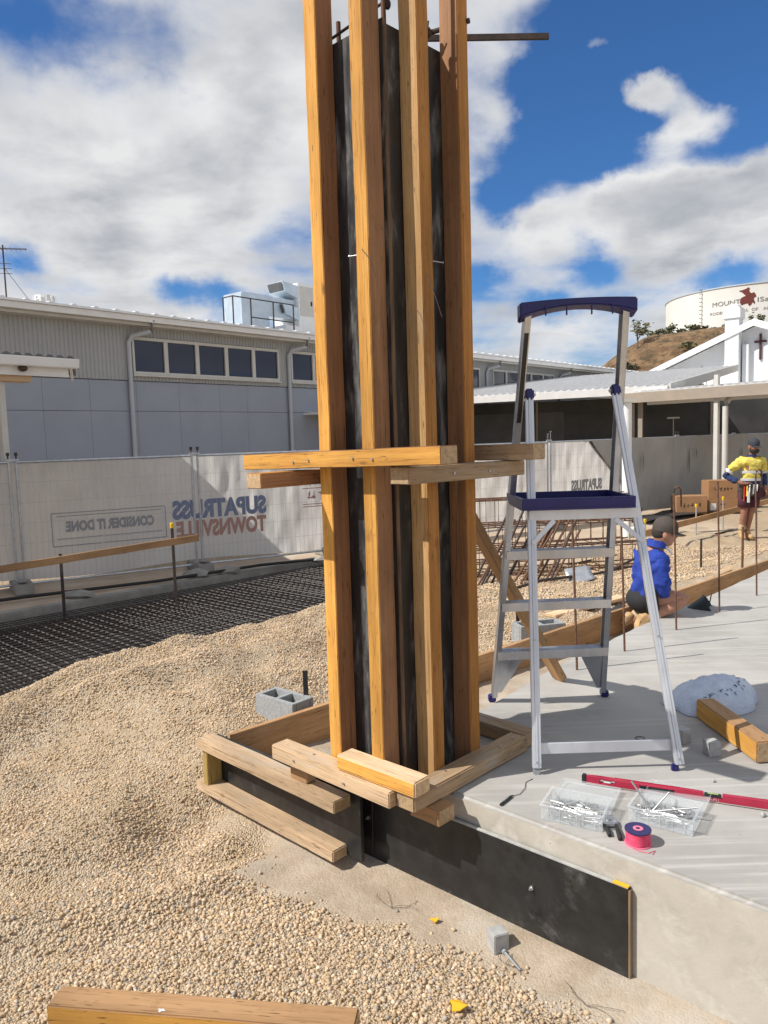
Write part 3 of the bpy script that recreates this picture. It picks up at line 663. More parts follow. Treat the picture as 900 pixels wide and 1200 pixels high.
b = MB(); b.box(S(.80, .056, .3535) + dl * L / 2, L - .004, .016, .004, dl, nn); b.build('top_edge', 'concrete_cube', rf)
b = MB(); b.box(S(2.10, .087, .3565) - dl * .03, .058, .019, .004, dl, nn); b.build('paint_mark', 'yellow_scrap', rf)
b = MB(); b.box(S(2.10, .087, .175) + dl * .004, .008, .017, .345, dl, nn); b.build('end_edge', 'ply_edge', rf)
for u in (.70, .03):
    b = MB(); c = S(.80, .056, .205) + dl * (L * u) - nn * -.0; c = c + (-E2) * .010; b.tube([c, c - E2 * .005], .009, 10); b.tube([c, c - E2 * .016], .004, 6); b.build('screw', 'zinc', rf)
b = MB(); b.tube([S(.868, .047, .34), S(.872, .04, .2), S(.862, .045, .03)], .0025, 5); b.build('joint_wire', 'steel_dark', rf)

pk = thing('edge_plank', S(.1, 1, .3), 'long tan form plank on edge running along the back of the slab', 'form plank')
bs = [-.03, 1.65, 4.4, 7.4, 10.5]
for b0, b1 in zip(bs[:-1], bs[1:]):
    a0, a1 = float(plank_a(b0)) + .02, float(plank_a(b1)) + .02
    timber('plank', pk, S(a0, b0 + .003, .262 + .088 * min(1, max(0, b0) / 1.65)), S(a1, b1 - .003, .350), .036, .23, UP, ('plank_tan', 'plank_tan'), bev=.002)
for b0, ztop, lab in ((3.72, .70, 0), (5.25, .74, 0), (6.7, .78, 0)):
    pass
# ------------------------------------------------------------------ platform ladder
lad = thing('platform_ladder', (.9, 3.7, .46), 'aluminium platform ladder with blue tray and blue handrail standing on the slab', 'ladder')
def rail(name, p, q, w, t, m, xdir, bevel=.004):
    p = Vector(p); q = Vector(q); z = (q - p).normalized(); x = (Vector(xdir) - z * z.dot(Vector(xdir))).normalized(); y = z.cross(x); L = (q - p).length; c = (p + q) / 2
    b = MB()   # channel: web + two flanges
    b.box(c, t, w, L, x, y, z)
    o = b.build(name, m, lad, bevel=bevel); return o
X = Vector((1, 0, 0))
RL0, RL1 = Vector((.575, 4.19, .50)), Vector((.655, 3.50, 2.50)); RR0, RR1 = Vector((1.215, 4.225, .50)), Vector((1.115, 3.50, 2.51))
FL0, FL1 = Vector((.637, 3.245, .49)), Vector((.690, 3.605, 2.13)); FR0, FR1 = Vector((1.262, 3.24, .49)), Vector((1.092, 3.605, 2.14))
for p, q, s in ((RL0, RL1, 1), (RR0, RR1, -1)):
    z = (q - p).normalized(); y = Vector((0, 1, .35)).normalized(); y = (y - z * z.dot(y)).normalized(); x = y.cross(z); c = (p + q) / 2; L = (q - p).length
    b = MB(); b.box(c, .003, .062, L, x, y, z); b.box(c + y * .0295 + x * (.0135 * s), .027, .003, L, x, y, z); b.box(c - y * .0295 + x * (.0135 * s), .027, .003, L, x, y, z); b.build('rear_rail', 'aluminium', lad)
for p, q, s in ((FL0, FL1, 1), (FR0, FR1, -1)):
    z = (q - p).normalized(); y = (Vector((0, 1, 0)) - z * z.y).normalized(); x = y.cross(z); c = (p + q) / 2; L = (q - p).length
    b = MB(); b.box(c, .038, .022, L, x, y, z); b.box(c - y * .0125, .012, .004, L, x, y, z); b.build('front_rail', 'aluminium_pale', lad, bevel=.003)
    b = MB(); b.box(q + z * .0, .042, .044, .052, x, y, z); b.build('hinge_cap', 'blue_plastic', lad, bevel=.008)
    b = MB(); b.tube([q - x * .03, q + x * .03], .008, 10); b.build('hinge_pin', 'zinc', lad)
    for u in (.015, .33, .66): 
        b = MB(); cc = p + (q - p) * u - y * .0135; b.tube([cc, cc - y * .004], .006, 8); b.build('rivet', 'zinc', lad)
def onr(a, b_, z): t = (z - a.z) / (b_.z - a.z); return a + (b_ - a) * t
for k, z in enumerate((.755, 1.045, 1.335)):
    l, r_ = onr(RL0, RL1, z), onr(RR0, RR1, z); c = (l + r_) / 2; d = (r_ - l); L = d.length - .012; d.normalize(); y = UP.cross(d)
    b = MB(); b.box(c + UP * .018, L, .085, .004, d, y); b.box(c - y * .042, L, .004, .044, d, y); b.box(c + y * .042, L, .004, .040, d, y)
    for j in range(5): b.box(c + UP * .0215 + y * (-.03 + .015 * j), L, .004, .003, d, y)
    b.build('step', 'aluminium', lad)
z = 1.585; l, r_ = onr(RL0, RL1, z), onr(RR0, RR1, z); fl, fr = onr(FL0, FL1, z), onr(FR0, FR1, z)
# tray platform
tx0, tx1, ty0, ty1 = l.x - .0, fr.x - .02, fl.y - .06, l.y + .03
b = MB(); zb = 1.612; th = .006
b.box(((tx0 + tx1) / 2, (ty0 + ty1) / 2, zb), tx1 - tx0, ty1 - ty0, .012)
for yy in (ty0 + .006, ty1 - .006): b.box(((tx0 + tx1) / 2, yy, zb + .026), tx1 - tx0, .012, .042)
for xx in (tx0 + .006, tx1 - .006): b.box((xx, (ty0 + ty1) / 2, zb + .026), .012, ty1 - ty0 - .024, .042)
b.build('platform_tray', 'blue_plastic', lad, bevel=.003)
b = MB(); b.box((fl + fr) / 2 + Vector((0, -.016, -.005)), (fr - fl).length + .03, .010, .046); b.build('platform_bar', 'aluminium_pale', lad, bevel=.002)
for s, f, e in ((1, fl, FL0), (-1, fr, FR0)):
    p0 = f + Vector((s * .10, -.018, -.03)); t = (1.585 - .13 - e.z) / (f.z - e.z); p1 = e + (f - e) * t + Vector((0, -.018, 0)); d = (p1 - p0); b = MB(); b.box((p0 + p1) / 2, d.length, .004, .022, d.normalized(), Vector((0, 1, 0)), d.normalized().cross(Vector((0, 1, 0)))); b.build('corner_brace', 'aluminium_pale', lad)
p0, p1 = onr(FL0, FL1, .565), onr(FR0, FR1, .565); b = MB(); b.box((p0 + p1) / 2 + Vector((0, .016, 0)), (p1 - p0).length, .008, .050); b.build('bottom_bar', 'aluminium_pale', lad, bevel=.002)
# gusset plates below the first step
for f, s, rr in ((RL0, 1, RL1), (RR0, -1, RR1)):
    t = onr(f, rr, .745); b = MB(); b.prism([f + Vector((s * .02, -.028, .02)), t + Vector((s * .02, -.028, .0)), t + Vector((s * .155, -.028, .0)), f + Vector((s * .05, -.028, .02))], (0, .004, 0)); b.build('foot_gusset', 'aluminium', lad)
for f, c in ((RL0, 'blue_plastic'), (RR0, 'blue_plastic'), (FL0, 'galv'), (FR0, 'blue_plastic')):
    b = MB(); b.box(f + Vector((0 if f.x < 1.25 or f.y > 3.6 else -.018, .008 if f.y < 3.6 else 0, -.02)), .040 if f.y > 3.6 else .030, .056 if f.y > 3.6 else .028, .038); b.build('foot', c, lad, bevel=.006)
# handrail
b = MB(); n = 13; hw = .045
prof = []
for i in range(n):
    u = i / (n - 1); x = RL1.x - .03 + (RR1.x - RL1.x + .06) * u; arch = .012 * (1 - (2 * u - 1) ** 2); dep = .085 - .042 * (1 - (2 * u - 1) ** 2)
    y = 3.495; zt = 2.525 + arch * .75 + .012 * u
    prof += [(x, y - hw, zt), (x, y + hw * .6, zt), (x, y + hw * .6, zt - dep), (x, y - hw, zt - dep * .72)]
b.v = prof; b.f = [(i * 4 + k, i * 4 + (k + 1) % 4, (i + 1) * 4 + (k + 1) % 4, (i + 1) * 4 + k) for i in range(n - 1) for k in range(4)] + [(3, 2, 1, 0), tuple((n - 1) * 4 + k for k in range(4))]; b.mi = [0] * len(b.f)
b.build('handrail', 'blue_plastic', lad, bevel=.006)
for u in (.18, .38, .62, .82):
    b = MB(); b.box((RL1.x + (RR1.x - RL1.x) * u, 3.447, 2.485), .006, .008, .04, Vector((1, 0, .3)).normalized()); b.build('handrail_rib', 'blue_plastic', lad)
b = MB(); q = onr(RL0, RL1, 2.2); b.box(q + Vector((.012, -.034, .0)), .020, .0015, .42, (RR1 - RL1).normalized(), Vector((0, 1, .3)).normalized(), (RL1 - RL0).normalized()); b.build('sticker_strip', 'level_black', lad)

# ------------------------------------------------------------------ things on the slab
tb = timber('timber_beam', None, Vector((1.632, 3.86, .511)), Vector((1.668, 3.285, .511)), .095, .098, UP, ('plank_tan', 'lvl_edge'), bev=.006)
tag(tb, 'short thick timber beam lying on the slab beside the plastic bag', 'timber beam')
def cube(name, c, s, h, rz, label, grp=None):
    b = MB(); X_ = Vector((math.cos(rz), math.sin(rz), 0)); Y_ = Vector((-X_.y, X_.x, 0)); b.prism([Vector(c) + X_ * (s * .5 * i) + Y_ * (s * .5 * j) for i, j in ((-1, -1), (1, -1), (1, 1), (-1, 1))], UP * h)
    for v in range(4, 8): b.v[v] = (b.v[v][0] * 1 + random.uniform(-.002, .002), b.v[v][1] + random.uniform(-.002, .002), b.v[v][2])
    return tag(b.build(name, 'concrete_cube', bevel=.003), label, 'concrete spacer', grp)
CG = 'small concrete spacer cubes'
cube('concrete_spacer', (1.472, 3.40, .46), .058, .066, .1, 'small pale concrete cube in the sun beside the timber beam', CG)
cube('concrete_spacer', (1.395, 3.555, .46), .062, .066, .5, 'small concrete cube in the shade right beside the ladder leg', CG)
cube('concrete_spacer', (.385, 2.755, .0), .064, .075, .35, 'small concrete cube standing on the dirt below the black board', CG)
# plastic bag
bag = thing('plastic_bag', (1.72, 4.02, .46), 'crumpled pale blue plastic bag with dark print lying on the slab', 'plastic bag')
nu, nv = 96, 34; Pb = []
def bagp(u, v, lift=0):
    th = u * 2 * math.pi; ph = v * math.pi / 2
    rx = .245 * (1 + .10 * math.sin(3 * th + .5) + .04 * math.sin(7 * th)); ry = .20 * (1 + .08 * math.sin(2 * th + 1.3))
    k = math.cos(ph) ** .75; x, y = rx * k * math.cos(th), ry * k * math.sin(th)
    hh = .155 * (math.sin(ph) ** 1.0) * (1 - .55 * max(0, -x / .26)) 
    w = float(fbm(np.array(x * 15 + 5), np.array(y * 15), 41, 5)); w = w - .6 * abs(float(fbm(np.array(x * 9), np.array(y * 22 + 3), 43, 3)))
    return Vector((1.735 + x + w * .012, 4.03 + y + .25 * x * .3, .463 + max(0, hh + (w * .020 - .026 * abs(float(fbm(np.array(x * 8 + y * 5), np.array(y * 9 - x * 6), 45, 3))) - .004 * abs(float(fbm(np.array(x * 26), np.array(y * 26), 46, 2)))) * math.sin(ph + .12)) + lift))
for i in range(nu + 1):
    for j in range(nv): Pb.append(bagp(i / nu, j / (nv - 1)))
b = MB(); b.grid(Pb, nu + 1, nv); b.build('bag_body', 'bag_plastic', bag, 'all')
rows = ((glyphs(11, .026, 11, .95), .62, .045), (glyphs(6, .022, 5, 1.9), .50, .040))
for (vs, fs), v0, sz in rows:
    pts_ = []
    for x, y, _ in vs:
        u = .86 + x * 1.5 ; v = v0 + y * 3.0 + x * .5
        pts_.append(bagp(u, v, .003))
    b = MB(); b.add(pts_, fs); b.build('print', 'bag_ink', bag)['kind'] = 'stuff'
# spirit level
lv = thing('spirit_level', (1.1, 3.03, .46), 'long red spirit level lying along the edge of the slab', 'spirit level')
p0, p1 = Vector((.815, 3.165, .46)), Vector((2.0, 2.655, .46)); d = (p1 - p0).normalized(); y = UP.cross(d); L = (p1 - p0).length; H_ = .031; T_ = .022
cuts = [(.0, .02), (.075, .135), (.235, .37), (.48, .55), (.76, .90)]
b = MB(); ctr = lambda u, z: p0 + d * (u * 1.0) + UP * z
segs = []; u = .018
for c0, c1 in cuts[1:]:
    b.box(ctr((u + c0) / 2, H_ / 2), c0 - u, T_, H_, d, y); 
    b.box(ctr((c0 + c1) / 2, .0045), c1 - c0, T_, .009, d, y)
    if (c0, c1) != (.48, .55): b.box(ctr((c0 + c1) / 2, H_ - .0045), c1 - c0, T_, .009, d, y)
    else: b.box(ctr((c0 + c1) / 2, .012), c1 - c0, T_, .006, d, y)
    u = c1
b.box(ctr((u + L) / 2, H_ / 2), L - u, T_, H_, d, y); b.build('body', 'level_red', lv, bevel=.002)
b = MB(); b.box(ctr(.009, H_ / 2), .018, T_ + .006, H_ + .005, d, y); b.build('end_cap', 'level_black', lv, bevel=.003)
for c0, c1 in ((.235, .37), (.76, .90)):
    b = MB()
    for zz in (.0102, H_ - .0102): b.box(ctr((c0 + c1) / 2, zz), c1 - c0, T_ + .002, .003, d, y)
    for uu in (c0 + .002, c1 - .002): b.box(ctr(uu, H_ / 2), .003, T_ + .002, max(.004, H_ - .026), d, y)
    b.build('grip_lining', 'level_black', lv)
b = MB(); b.box(ctr(.515, .0215), .064, T_ - .004, .013, d, y); b.build('vial_holder', 'level_black', lv, bevel=.002)
b = MB(); b.tube([ctr(.495, .025), ctr(.535, .025)], .005, 10); b.build('vial', 'vial_green', lv)
b = MB(); b.box(ctr(.105, H_ / 2), .03, T_ - .006, H_ - .020, d, y); b.build('end_vial_holder', 'white_ink', lv, bevel=.002)
b = MB(); b.tube([ctr(.105, .011), ctr(.105, H_ - .011)], .006, 10); b.build('end_vial', 'vial_green', lv)
printed('brand_print', lv, glyphs(6, .010, 4), 0, lambda x, z_: ctr(.515 + x, .0085 + z_) - y * (T_ / 2 + .0008), 'white_ink', .0006)
# screw boxes
def screw_box(loc, rz, label, lid):
    L, Wd, Hh = .235, .165, .062
    t = thing('screw_box', loc, label, 'plastic box', 'open boxes of screws'); c = Vector(loc); X_ = Vector((math.cos(rz), math.sin(rz), 0)); Y_ = Vector((-X_.y, X_.x, 0)); th = .0025
    b = MB(); b.box(c + UP * .003, L, Wd, th, X_, Y_)
    for s in (-1, 1):
        b.box(c + Y_ * (s * (Wd / 2 - th)) + UP * Hh / 2, L, th, Hh - .008, X_, Y_); b.box(c + X_ * (s * (L / 2 - th)) + UP * Hh / 2, th, Wd - .008, Hh - .008, X_, Y_)
        b.box(c + Y_ * (s * Wd / 2) + UP * (Hh - .002), L + .012, .010, .003, X_, Y_); b.box(c + X_ * (s * L / 2) + UP * (Hh - .002), .010, Wd - .012, .003, X_, Y_)
        for k in range(5): b.box(c + Y_ * (s * (Wd / 2 + .001)) + X_ * (-.09 + .045 * k) + UP * .028, .003, .003, .045, X_, Y_)
    b.box(c + X_ * .02 + UP * .028, .0025, Wd - .01, .045, X_, Y_)
    b.build('tray', 'clear_plastic', t)
    b = MB(); lc = c + Y_ * (Wd / 2 + .012) ; a_ = lid; ly = Y_ * math.cos(a_) + UP * math.sin(a_); lz = X_.cross(ly)
    cc = lc + ly * (Wd / 2) + UP * (.004 if a_ < .5 else Hh * .3); b.box(cc, L, Wd, .003, X_, ly, lz)
    for s in (-1, 1): b.box(cc + ly * (s * Wd / 2) + lz * .007, L, .003, .014, X_, ly, lz); b.box(cc + X_ * (s * L / 2) + lz * .007, .003, Wd, .014, X_, ly, lz)
    b.build('lid', 'clear_plastic', t)
    sm = None
    for k in range(70):
        p = c + X_ * random.uniform(-.085, .085) + Y_ * random.uniform(-.055, .055) + UP * random.uniform(.010, .030); an = random.gauss(.15, .5); d_ = X_ * math.cos(an) + Y_ * math.sin(an) + UP * random.uniform(-.08, .12)
        if sm is None:
            b = MB(); b.tube([(-.030, 0, 0), (.026, 0, 0), (.033, 0, 0)], [.0022, .0022, .0004], 5); b.tube([(-.033, 0, 0), (-.030, 0, 0)], [.0050, .0024], 7); sm = bpy.data.meshes.new('screw'); sm.from_pydata(b.v, [], b.f); sm.materials.append(MATS['zinc'])
        link('screw', sm, t, frame(p, d_, UP))
    return t, c, X_, Y_
screw_box((.715, 2.865, .46), R(-28), 'open clear box of screws on the slab, left one beside the pliers', .05)
t2, c2, X2, Y2 = screw_box((1.045, 2.82, .46), R(-34), 'open clear box of screws right behind the pink string reel', .08)
for d_, L_ in (((-.35, .25, .55), .13), ((.75, -.30, .20), .17), ((.45, .1, .42), .10)):
    bar('long_bolt', t2, c2 + UP * .02 - X2 * .05, c2 + UP * .02 - X2 * .05 + Vector(d_).normalized() * L_, .0035, 'zinc')
# pliers and reel
pl_ = thing('pliers', (.81, 2.755, .46), 'small black handled nipper pliers lying by the screw boxes', 'pliers')
b = MB(); b.tube([(.792, 2.77, .475), (.798, 2.735, .472), (.795, 2.70, .47)], [.006, .009, .008], 8); b.build('handle', 'rubber', pl_, 'all')
b = MB(); b.tube([(.838, 2.765, .475), (.832, 2.71, .472), (.826, 2.672, .470)], [.006, .009, .009], 8); b.build('handle', 'rubber', pl_, 'all')
b = MB(); b.prism([(.785, 2.765, .468), (.845, 2.76, .468), (.850, 2.80, .468), (.825, 2.835, .468), (.80, 2.83, .468), (.782, 2.80, .468)], (0, 0, .016)); b.build('jaw', 'galv', pl_, bevel=.004)
b = MB(); b.tube([(.815, 2.785, .484), (.815, 2.785, .490)], .010, 12); b.build('pivot', 'zinc', pl_)
rl = thing('string_reel', (.885, 2.655, .46), 'reel of bright pink string line with a navy label', 'string reel')
b = MB(); prof = []
for k in range(15): prof.append((.041 + .003 * (k % 2), .006 + k * .0032))
b.lathe([(.0, .004)] + prof + [(0, .052)], (.885, 2.655, .46), 28); b.build('string', 'pink_string', rl, 'all')
for z0 in (.0, .052):
    b = MB(); b.lathe([(0, z0), (.047, z0), (.047, z0 + .005), (0, z0 + .005)], (.885, 2.655, .46), 30); b.build('flange', 'label_navy' if z0 > .01 else 'label_pink', rl, True)
b = MB(); b.lathe([(.008, .0575), (.018, .0575), (.018, .0582), (.008, .0582)], (.885, 2.655, .46), 24); b.build('label_ring', 'label_pink', rl)
b = MB(); b.tube([(.885 + .045 * math.cos(t * .3), 2.655 + .045 * math.sin(t * .3) - (.0 if t > 20 else 0), .463 + .0 * t) for t in range(14)] + [(.87, 2.60, .462), (.90, 2.585, .462), (.93, 2.60, .462), (.91, 2.575, .462)], .0012, 5); b.build('loose_end', 'pink_string', rl)
# marker pen with cord, wire ring, chalk line, loose bits
mk = thing('marker_pen', (.45, 3.0, .46), 'slim grey marking pencil with a thin wire lying near the ladder foot', 'marking pencil')
b = MB(); b.tube([(.435, 2.965, .466), (.485, 3.03, .466), (.497, 3.045, .466)], [.006, .006, .002], 8); b.build('barrel', 'level_black', mk)
b = MB(); b.tube([(.45, 2.985, .4725), (.475, 3.018, .4725)], .0022, 6); b.build('clip', 'zinc', mk)
b = MB(); b.tube([(.497, 3.045, .463), (.53, 3.06, .463), (.56, 3.11, .464), (.575, 3.17, .462), (.61, 3.20, .462)], .0013, 5); b.build('wire', 'steel_dark', mk)
b = MB(); b.tube([(1.21 + .022 * math.cos(t), 3.60 + .022 * math.sin(t), .464) for t in np.linspace(0, 5.6, 16)], .0018, 5); tag(b.build('wire_ring', 'steel_dark'), 'small loose ring of wire on the shaded slab inside the ladder legs', 'wire ring')
b = MB(); b.tube([(.82, 3.135, .463), (1.2, 2.975, .463), (1.7, 2.75, .463), (2.0, 2.62, .463)], .0012, 5); tag(b.build('string_line', 'steel_dark'), 'thin dark string line lying in front of the red spirit level', 'string line')
b = MB(); b.tube([(.405, 2.715, .012), (.447, 2.625, .006)], [.006, .004], 8); b.tube([(.402, 2.722, .013), (.406, 2.713, .012)], .010, 8); tag(b.build('bolt', 'galv'), 'long grey bolt lying on the dirt beside the concrete cube', 'bolt')
for x_, y_, z_, s_, lab in ((.155, 2.92, .010, .022, 'curled yellow plastic scrap on the dirt left of the concrete cube'), (.60, 2.775, .004, .040, 'flat yellow scrap lying at the foot of the black board'), (.20, 2.44, .018, .040, 'yellow plastic scrap among the gravel near the front')):
    b = MB(); a_ = random.uniform(0, 3); P_ = []
    for k in range(7):
        th = a_ + k * .9; P_.append((x_ + s_ * math.cos(th) * (.9 if k % 2 else .6), y_ + s_ * .7 * math.sin(th), z_ + .004 * (k % 3)))
    b.prism(P_, (0, .001, .003)); tag(b.build('plastic_scrap', 'yellow_scrap'), lab, 'plastic scrap', 'yellow scraps on the ground')
b = MB(); b.tube([(1.86, 3.05, .464), (1.90, 3.11, .464)], .0025, 5); tag(b.build('loose_nail', 'steel_dark'), 'loose nail lying on the slab beyond the red spirit level', 'nail')
for x_, y_, r_ in ((1.42, 2.82, .012), (1.36, 3.12, .008)):
    b = MB(); b.add([Vector((x_, y_, .466)) + Vector(v) * r_ for v in TEMPL[3]], [tuple(f) for f in if_]); tag(b.build('pebble', 'concrete_cube'), 'pale pebble on the slab ' + ('below the spirit level' if r_ > .01 else 'just behind the spirit level'), 'pebble')
# front timber, hollow blocks, pegs, brick bit
ft_ = timber('timber_beam', None, Vector((-1.165, 2.435, .063)), Vector((-.135, 2.292, .063)), .10, .085, UP, ('plank_tan', 'lvl_edge'), bev=.005)
tag(ft_, 'timber beam lying on the gravel across the bottom of the view', 'timber beam')
b = MB(); b.add([Vector((-.77 + r_ * math.cos(k * .57), 2.405 + .6 * r_ * math.sin(k * .57), .1068)) for k, r_ in enumerate((.016, .008, .014, .007, .011, .015, .006, .013, .018, .007, .012))], [tuple(range(11))]); o = b.build('paint_spot', 'white_ink', ft_)
def hollow_block(c, rz, label, L=.33, Wd=.17, Hh=.17):
    t = thing('concrete_block', c, label, 'concrete block', 'hollow concrete blocks'); c = Vector(c); X_ = Vector((math.cos(rz), math.sin(rz), 0)); Y_ = Vector((-X_.y, X_.x, 0)); w = .030
    b = MB(); z = Hh / 2
    for s in (-1, 1): b.box(c + Y_ * (s * (Wd - w) / 2) + UP * z, L, w, Hh, X_, Y_)
    for s in (-1, 0, 1): b.box(c + X_ * (s * (L - w) / 2) + UP * z, w, Wd - 2 * w + .002, Hh - .001, X_, Y_)
    b.build('shell', 'block_grey', t, bevel=.003)
    b = MB(); b.box(c + UP * .02, L - .02, Wd - .02, .02, X_, Y_); b.build('mortar_base', 'block_grey', t); return t
hollow_block(S(-.285, .465, .262), math.atan2(E1.y, E1.x) + .06, 'grey hollow concrete block on the gravel left of the column')
hollow_block((1.19, 5.93, .30), R(14), 'grey concrete block on the gravel behind the ladder steps', .38, .18, .17)
def peg(x, y, z0, h, r_, m, label, cap=None, lean=(0, 0), flat=False):
    t = thing('steel_stake', (x, y, z0), label, 'stake', 'stakes and pegs on site')
    p = Vector((x, y, z0 - .15)); q = Vector((x + lean[0], y + lean[1], z0 + h))
    if flat: b = MB(); b.box((p + q) / 2, r_ * 2.4, r_, (q - p).length, Z=(q - p).normalized()); b.build('shaft', m, t)
    else: bar('shaft', t, p, q, r_, m)
    if cap: b = MB(); b.lathe([(0, .035), (.020, .035), (.024, .030), (.022, -.01), (.017, -.03), (0, -.03)], q, 14); b.build('cap', 'cap_yellow', t, True)
    return t
peg(-.50, 4.48, .28, .30, .012, 'rubber', 'short black steel peg standing behind the hollow concrete block', flat=True)
peg(1.06, 6.12, .30, .24, .012, 'rubber', 'short black peg behind the concrete block near the ladder', flat=True)
b = MB(); b.add([Vector((-1.55, 5.30, .30)) + Vector(v) * .045 for v in TEMPL[5]], [tuple(f) for f in if_]); tag(b.build('brick_lump', 'iron_oxide'), 'small rust red stone lying alone on the gravel mound', 'stone')
# diagonal brace to the column
br = timber('brace_timber', None, S(.80, .72, 1.75), Vector((1.035, 4.53, .475)), .085, .045, Vector((.5, .2, 1)), ('plank_tan', 'plank_tan')); tag(br, 'slanted timber brace from the column down to the slab behind the ladder', 'brace')
# starter bars cast in the slab
for x, y, h, lab in ((1.61, 5.10, .98, 'rusty starter bar standing in the slab left of the kneeling worker'), (2.16, 5.62, 1.02, 'rusty hooked starter bar in front of the kneeling worker'), (2.71, 6.14, 1.07, 'rusty starter bar standing in the slab right of the kneeling worker'), (3.29, 6.71, 1.07, 'rusty starter bar in the slab in front of the standing worker'), (1.19, 4.72, 1.0, 'thin rusty starter bar standing behind the ladder steps')):
    t = thing('starter_bar', (x, y, .46), lab, 'starter bar', 'rusty starter bars along the slab edge')
    b = MB(); tp = Vector((x - .03, y, .46 + h)); P_ = [(x, y, .30), (x - .015, y, .46 + h * .5), tp]
    if 'hooked' in lab or 'standing worker' in lab: P_ += [tp + Vector((.008, 0, .035)), tp + Vector((.035, .01, .05)), tp + Vector((.06, .02, .03)), tp + Vector((.066, .025, -.10))]
    b.tube(P_, .0075, 8); b.build('rod', 'steel_rust', t, True)
for x, y, z0, h, m_, cap, lab in ((3.72, 8.95, .22, .44, 'steel_dark', 0, 'dark steel peg standing in the gravel right of the kneeling worker'), (4.02, 8.55, .22, .62, 'steel_rust', 0, 'rusty steel stake behind the form plank left of the standing worker'), (2.35, 7.9, .22, .34, 'steel_dark', 0, 'grey peg in the gravel between ladder and kneeling worker'),
        (5.62, 13.75, .05, .52, 'galv', 1, 'yellow capped stake holding the rail in front of the cardboard boxes, middle one'), (4.15, 12.15, .05, .46, 'galv', 1, 'yellow capped stake just left of the kneeling worker'), (6.48, 14.6, .05, .56, 'galv', 1, 'yellow capped stake beside the standing worker'), (7.25, 14.85, .05, .38, 'galv', 0, 'bare grey stake right of the standing worker')):
    peg(x, y, z0, h, .014, m_, lab, cap)
rr = timber('profile_rail', None, (4.0, 12.05, .30), (7.9, 15.35, .50), .03, .10, UP, ('plank_tan', 'plank_tan')); tag(rr, 'tan timber profile rail on stakes in front of the cardboard boxes', 'profile rail')
# profile hurdle on the left
hd = thing('profile_hurdle', (-3.2, 9.3, 0), 'timber profile rail on two dark stakes in front of the printed fence', 'profile hurdle')
timber('rail', hd, (-5.4, 8.2, .50), (-2.37, 9.72, .755), .03, .085, UP, ('plank_tan', 'plank_tan'))
for x, y, h in ((-3.85, 8.99, .70), (-2.68, 9.60, .92)):
    b = MB(); b.box((x, y + .035, h / 2 - .1), .035, .012, h + .2); b.build('stake', 'steel_dark', hd)
b = MB(); b.lathe([(0, .035), (.022, .035), (.026, .03), (.024, -.03), (0, -.03)], (-2.68, 9.635, .93), 14); b.build('cap', 'cap_yellow', hd, True)
# reinforcement mesh in the pit
cb = MB(); cb.tube([(-6.2, 8.55, .06), (-4.6, 9.62, .075), (-3.2, 10.55, .06), (-1.9, 11.55, .085), (-.6, 12.4, .05)], .022, 8); tag(cb.build('conduit_pipe', 'rubber', None, True), 'black conduit pipe lying along the foot of the printed fence', 'pipe')
for k, (x, y, r_) in enumerate(((-2.75, 11.05, .16), (-2.35, 11.25, .12), (-3.95, 9.75, .13), (-1.0, 12.1, .12))):
    b = MB(); b.add([Vector((x, y, .06)) + Vector((v[0] * 1.7, v[1], v[2] * .6)) * r_ for v in TEMPL[k + 2]], [tuple(q_) for q_ in if_]); tag(b.build('rubble_lump', 'kerb_concrete'), ('broken concrete lump by the fence under the reversed print', 'smaller broken concrete lump beside the big one by the fence', 'broken concrete lump between the fence blocks behind the timber rail', 'concrete lump at the fence foot just left of the column')[k], 'rubble', 'broken concrete by the fence')
rm = thing('reinforcement_mesh', S(-4.5, 1, -.1), 'dark double layer of steel reinforcement mesh laid in the footing pit', 'reinforcement mesh')
for lay, z in ((0, -.055), (1, -.15)):
    for k in range(90):
        b0 = -3.6 + k * .112 + random.uniform(-.012, .012) + lay * .06; bar('cross_bar', rm, S(-6.02, b0 + random.uniform(-.02, .02), z), S(-3.05, b0 + random.uniform(-.02, .02), z + random.uniform(-.008, .008)), .0065, 'mesh_steel_lit', 6)  # paler steel puts the sunlit look into the cross bars' colour
    for k in range(26):
        a0 = -5.98 + k * .114; bar('long_bar', rm, S(a0, -3.7, z + .014), S(a0 + random.uniform(-.03, .03), 6.45, z + .0), .0065, 'steel_dark', 6)
# welded rebar cages by the fence and a leaning bundle
def bar_cage(o, d, L, w, h, label):
    t = thing('rebar_cage', o, label, 'rebar cage', 'rusty rebar cages stacked by the fence'); o = Vector(o); d = Vector(d).normalized(); s = Vector((-d.y, d.x, 0))
    for i, j in ((0, 0), (1, 0), (1, 1), (0, 1), (.5, 1), (.5, 0)):
        p = o + s * (w * i) + UP * (h * j + .02); bar('long_bar', t, p - d * .1, p + d * (L + .1) + UP * random.uniform(-.02, .02), .009, 'steel_rust', 6)
    n = int(L / .19)
    for k in range(n + 1):
        c = o + d * (L * k / n + random.uniform(-.02, .02)) + UP * .02; q = [c, c + s * w, c + s * w + UP * h, c + UP * h, c]
        b = MB(); b.tube([q[0], q[1], q[2], q[3], q[4]], .0062, 5); b.build('stirrup', 'steel_rust', t)
CD = (.985, .17, 0)
bar_cage((1.0, 10.2, .05), CD, 2.9, .42, .30, 'rusty rebar cage at the bottom of the stack behind the ladder')
bar_cage((.8, 10.35, .38), CD, 2.7, .42, .28, 'rusty rebar cage in the middle of the stack behind the ladder')
bar_cage((1.1, 10.3, .70), CD, 2.4, .40, .34, 'rusty rebar cage on top of the stack level with the ladder tray')
bar_cage((.6, 9.75, .06), (.97, .2, 0), 2.5, .35, .20, 'low rusty rebar cage lying in front of the stack')
